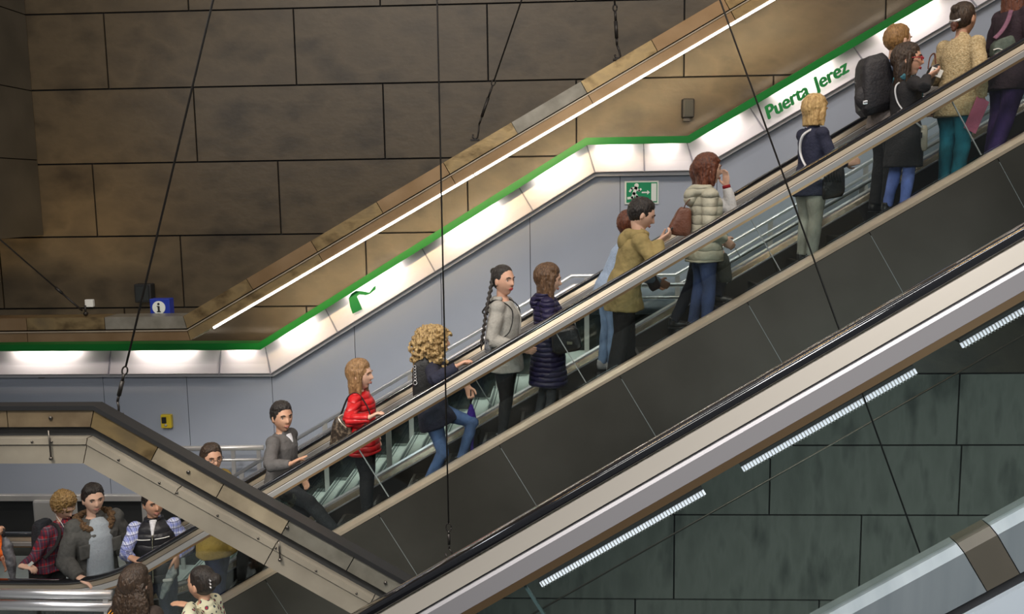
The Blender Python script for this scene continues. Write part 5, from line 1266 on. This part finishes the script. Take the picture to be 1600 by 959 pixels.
# --- person cut by the left edge
J = person('person in an orange garment cut off by the left edge of the picture', dict(
    Y=9.0, head=(-48, 775), hy=-20, by=-20, hip=-42, feet=(-30, -52), frow=1050, fz=(0, 0), skin=SK['tan'], top=cloth('orange_vest', (.75, .13, .01)), hem=.15, puff=.03, trousers=blackt,
    hair='short', hairm=HM['dark'], armR=dict(to=(-12, 838, 8.72), hd=(1, 0, .4), hn=(0, 0, 1), curl=.8, pole=(-.5, -.5, -1)), armL=dict(rel=(.2, 0, -.42))))
p = W(6, 830, 8.72); q = W(20, 892, 8.72); o = thing('umbrella', tuple(q), 'folded dark grey umbrella standing at the left edge by the orange garment', 'umbrella')
m = MB(); m.tube([p+V((0, 0, -.06)), p.lerp(q, .35), p.lerp(q, .8), q+V((0, 0, -.15))], [.02, .055, .050, .02], 12); soft(m.build('canopy', noisy('umbrella_grey', (.03, .03, .035), (.22, .22, .24), 12, .5), o), .009, 1, TX_FINE, .02)
m = MB(); m.tube([p+V((0, 0, .03)), p+V((0, 0, -.07))], .011, 8); m.build('handle', BLK, o)

# --- two women in the foreground
J = person('woman with long dark brown hair seen from behind at the bottom left', dict(
    Y=6.95, head=(213, 911), hy=75, by=80, hip=212, feet=(200, 228), frow=1150, fz=(0, 0), skin=SK['light'], top=cloth('dark_brown_coat', (.035, .022, .016)), hem=.2, puff=.026, trousers=blackt, face=0,
    hair='verylong', hairm=HM['dark']))
m = MB(); 
for k in range(14):
    a_ = -1.4+2.8*k/13; m.tube([J['Hc']+J['HR'] @ V((-.05-.05*cos(a_), .09*sin(a_), .03)), J['Hc']+J['HR'] @ V((-.07-.06*cos(a_), .135*sin(a_), -.12)), J['Hc']+J['HR'] @ V((-.08-.06*cos(a_), .16*sin(a_), -.30)), J['Hc']+J['HR'] @ V((-.07-.07*cos(a_), .14*sin(a_), -.46))], [.03, .036, .034, .016], 8)
soft(m.build('loose_locks', HM['dark'], J['root']), .009, 1, TX_CURL, .025)
for i in range(2):
    strap(mat('strap_orange', (.75, .30, .02), .5), [J['on'](.515, -.05)+J['left']*(.15+.03*i), J['on'](.44, -.155)+J['left']*(.15+.03*i), J['on'](.20, -.17)+J['left']*(.15+.03*i)], .010, .004, J['root'], name='bag_strap')
cg = noisy('patterned_cardigan', (.52, .50, .36), (.60, .57, .42), 10, .9)
n, lk, b = nodes_of(cg)
vo = n.new('ShaderNodeTexVoronoi'); vo.inputs['Scale'].default_value = 19; vo.inputs['Randomness'].default_value = .25; tc = n.new('ShaderNodeTexCoord'); lk.new(tc.outputs['Object'], vo.inputs['Vector'])
rp = ramp(n, [(0, (.30, .02, .04)), (.22, (.03, .05, .06)), (.34, (.55, .53, .38))]); rp.color_ramp.interpolation = 'CONSTANT'; lk.new(vo.outputs['Distance'], rp.inputs[0]); lk.new(rp.outputs[0], b.inputs['Base Color'])
J = person('dark haired woman with a pinned bun in a cream patterned cardigan facing left', dict(
    Y=7.35, head=(314, 911), hy=165, by=172, hip=322, feet=(330, 322), frow=1150, fz=(0, 0), skin=SK['tan'], top=cg, hem=.2, puff=.028, trousers=darkjean,
    hair='bun', hairm=HM['black'], armL=dict(to=(298, 946, 7.16), hd=(-1, -.1, .25), hn=(0, 0, -1), ht=(0, 1, 0), curl=.2, pole=(.3, -.3, -1)), armR=dict(rel=(.2, 0, -.40))))
m = MB(); p = J['Hc']+J['HR'] @ V((-.125, .03, .045))
for i in range(3): m.tube([p+V((.0, -.03, .03-.03*i)), p+V((.02, -.045, .02-.03*i))], .007, 6)
m.build('hair_pin', M['chrome'], J['root'])
strap(mat('strap_mustard', (.65, .36, .03), .5), [J['on'](.515, .03)+J['left']*.13, J['on'](.40, .15)+J['left']*.14, J['on'](.20, .17)+J['left']*.15], .012, .004, J['root'], name='bag_strap')
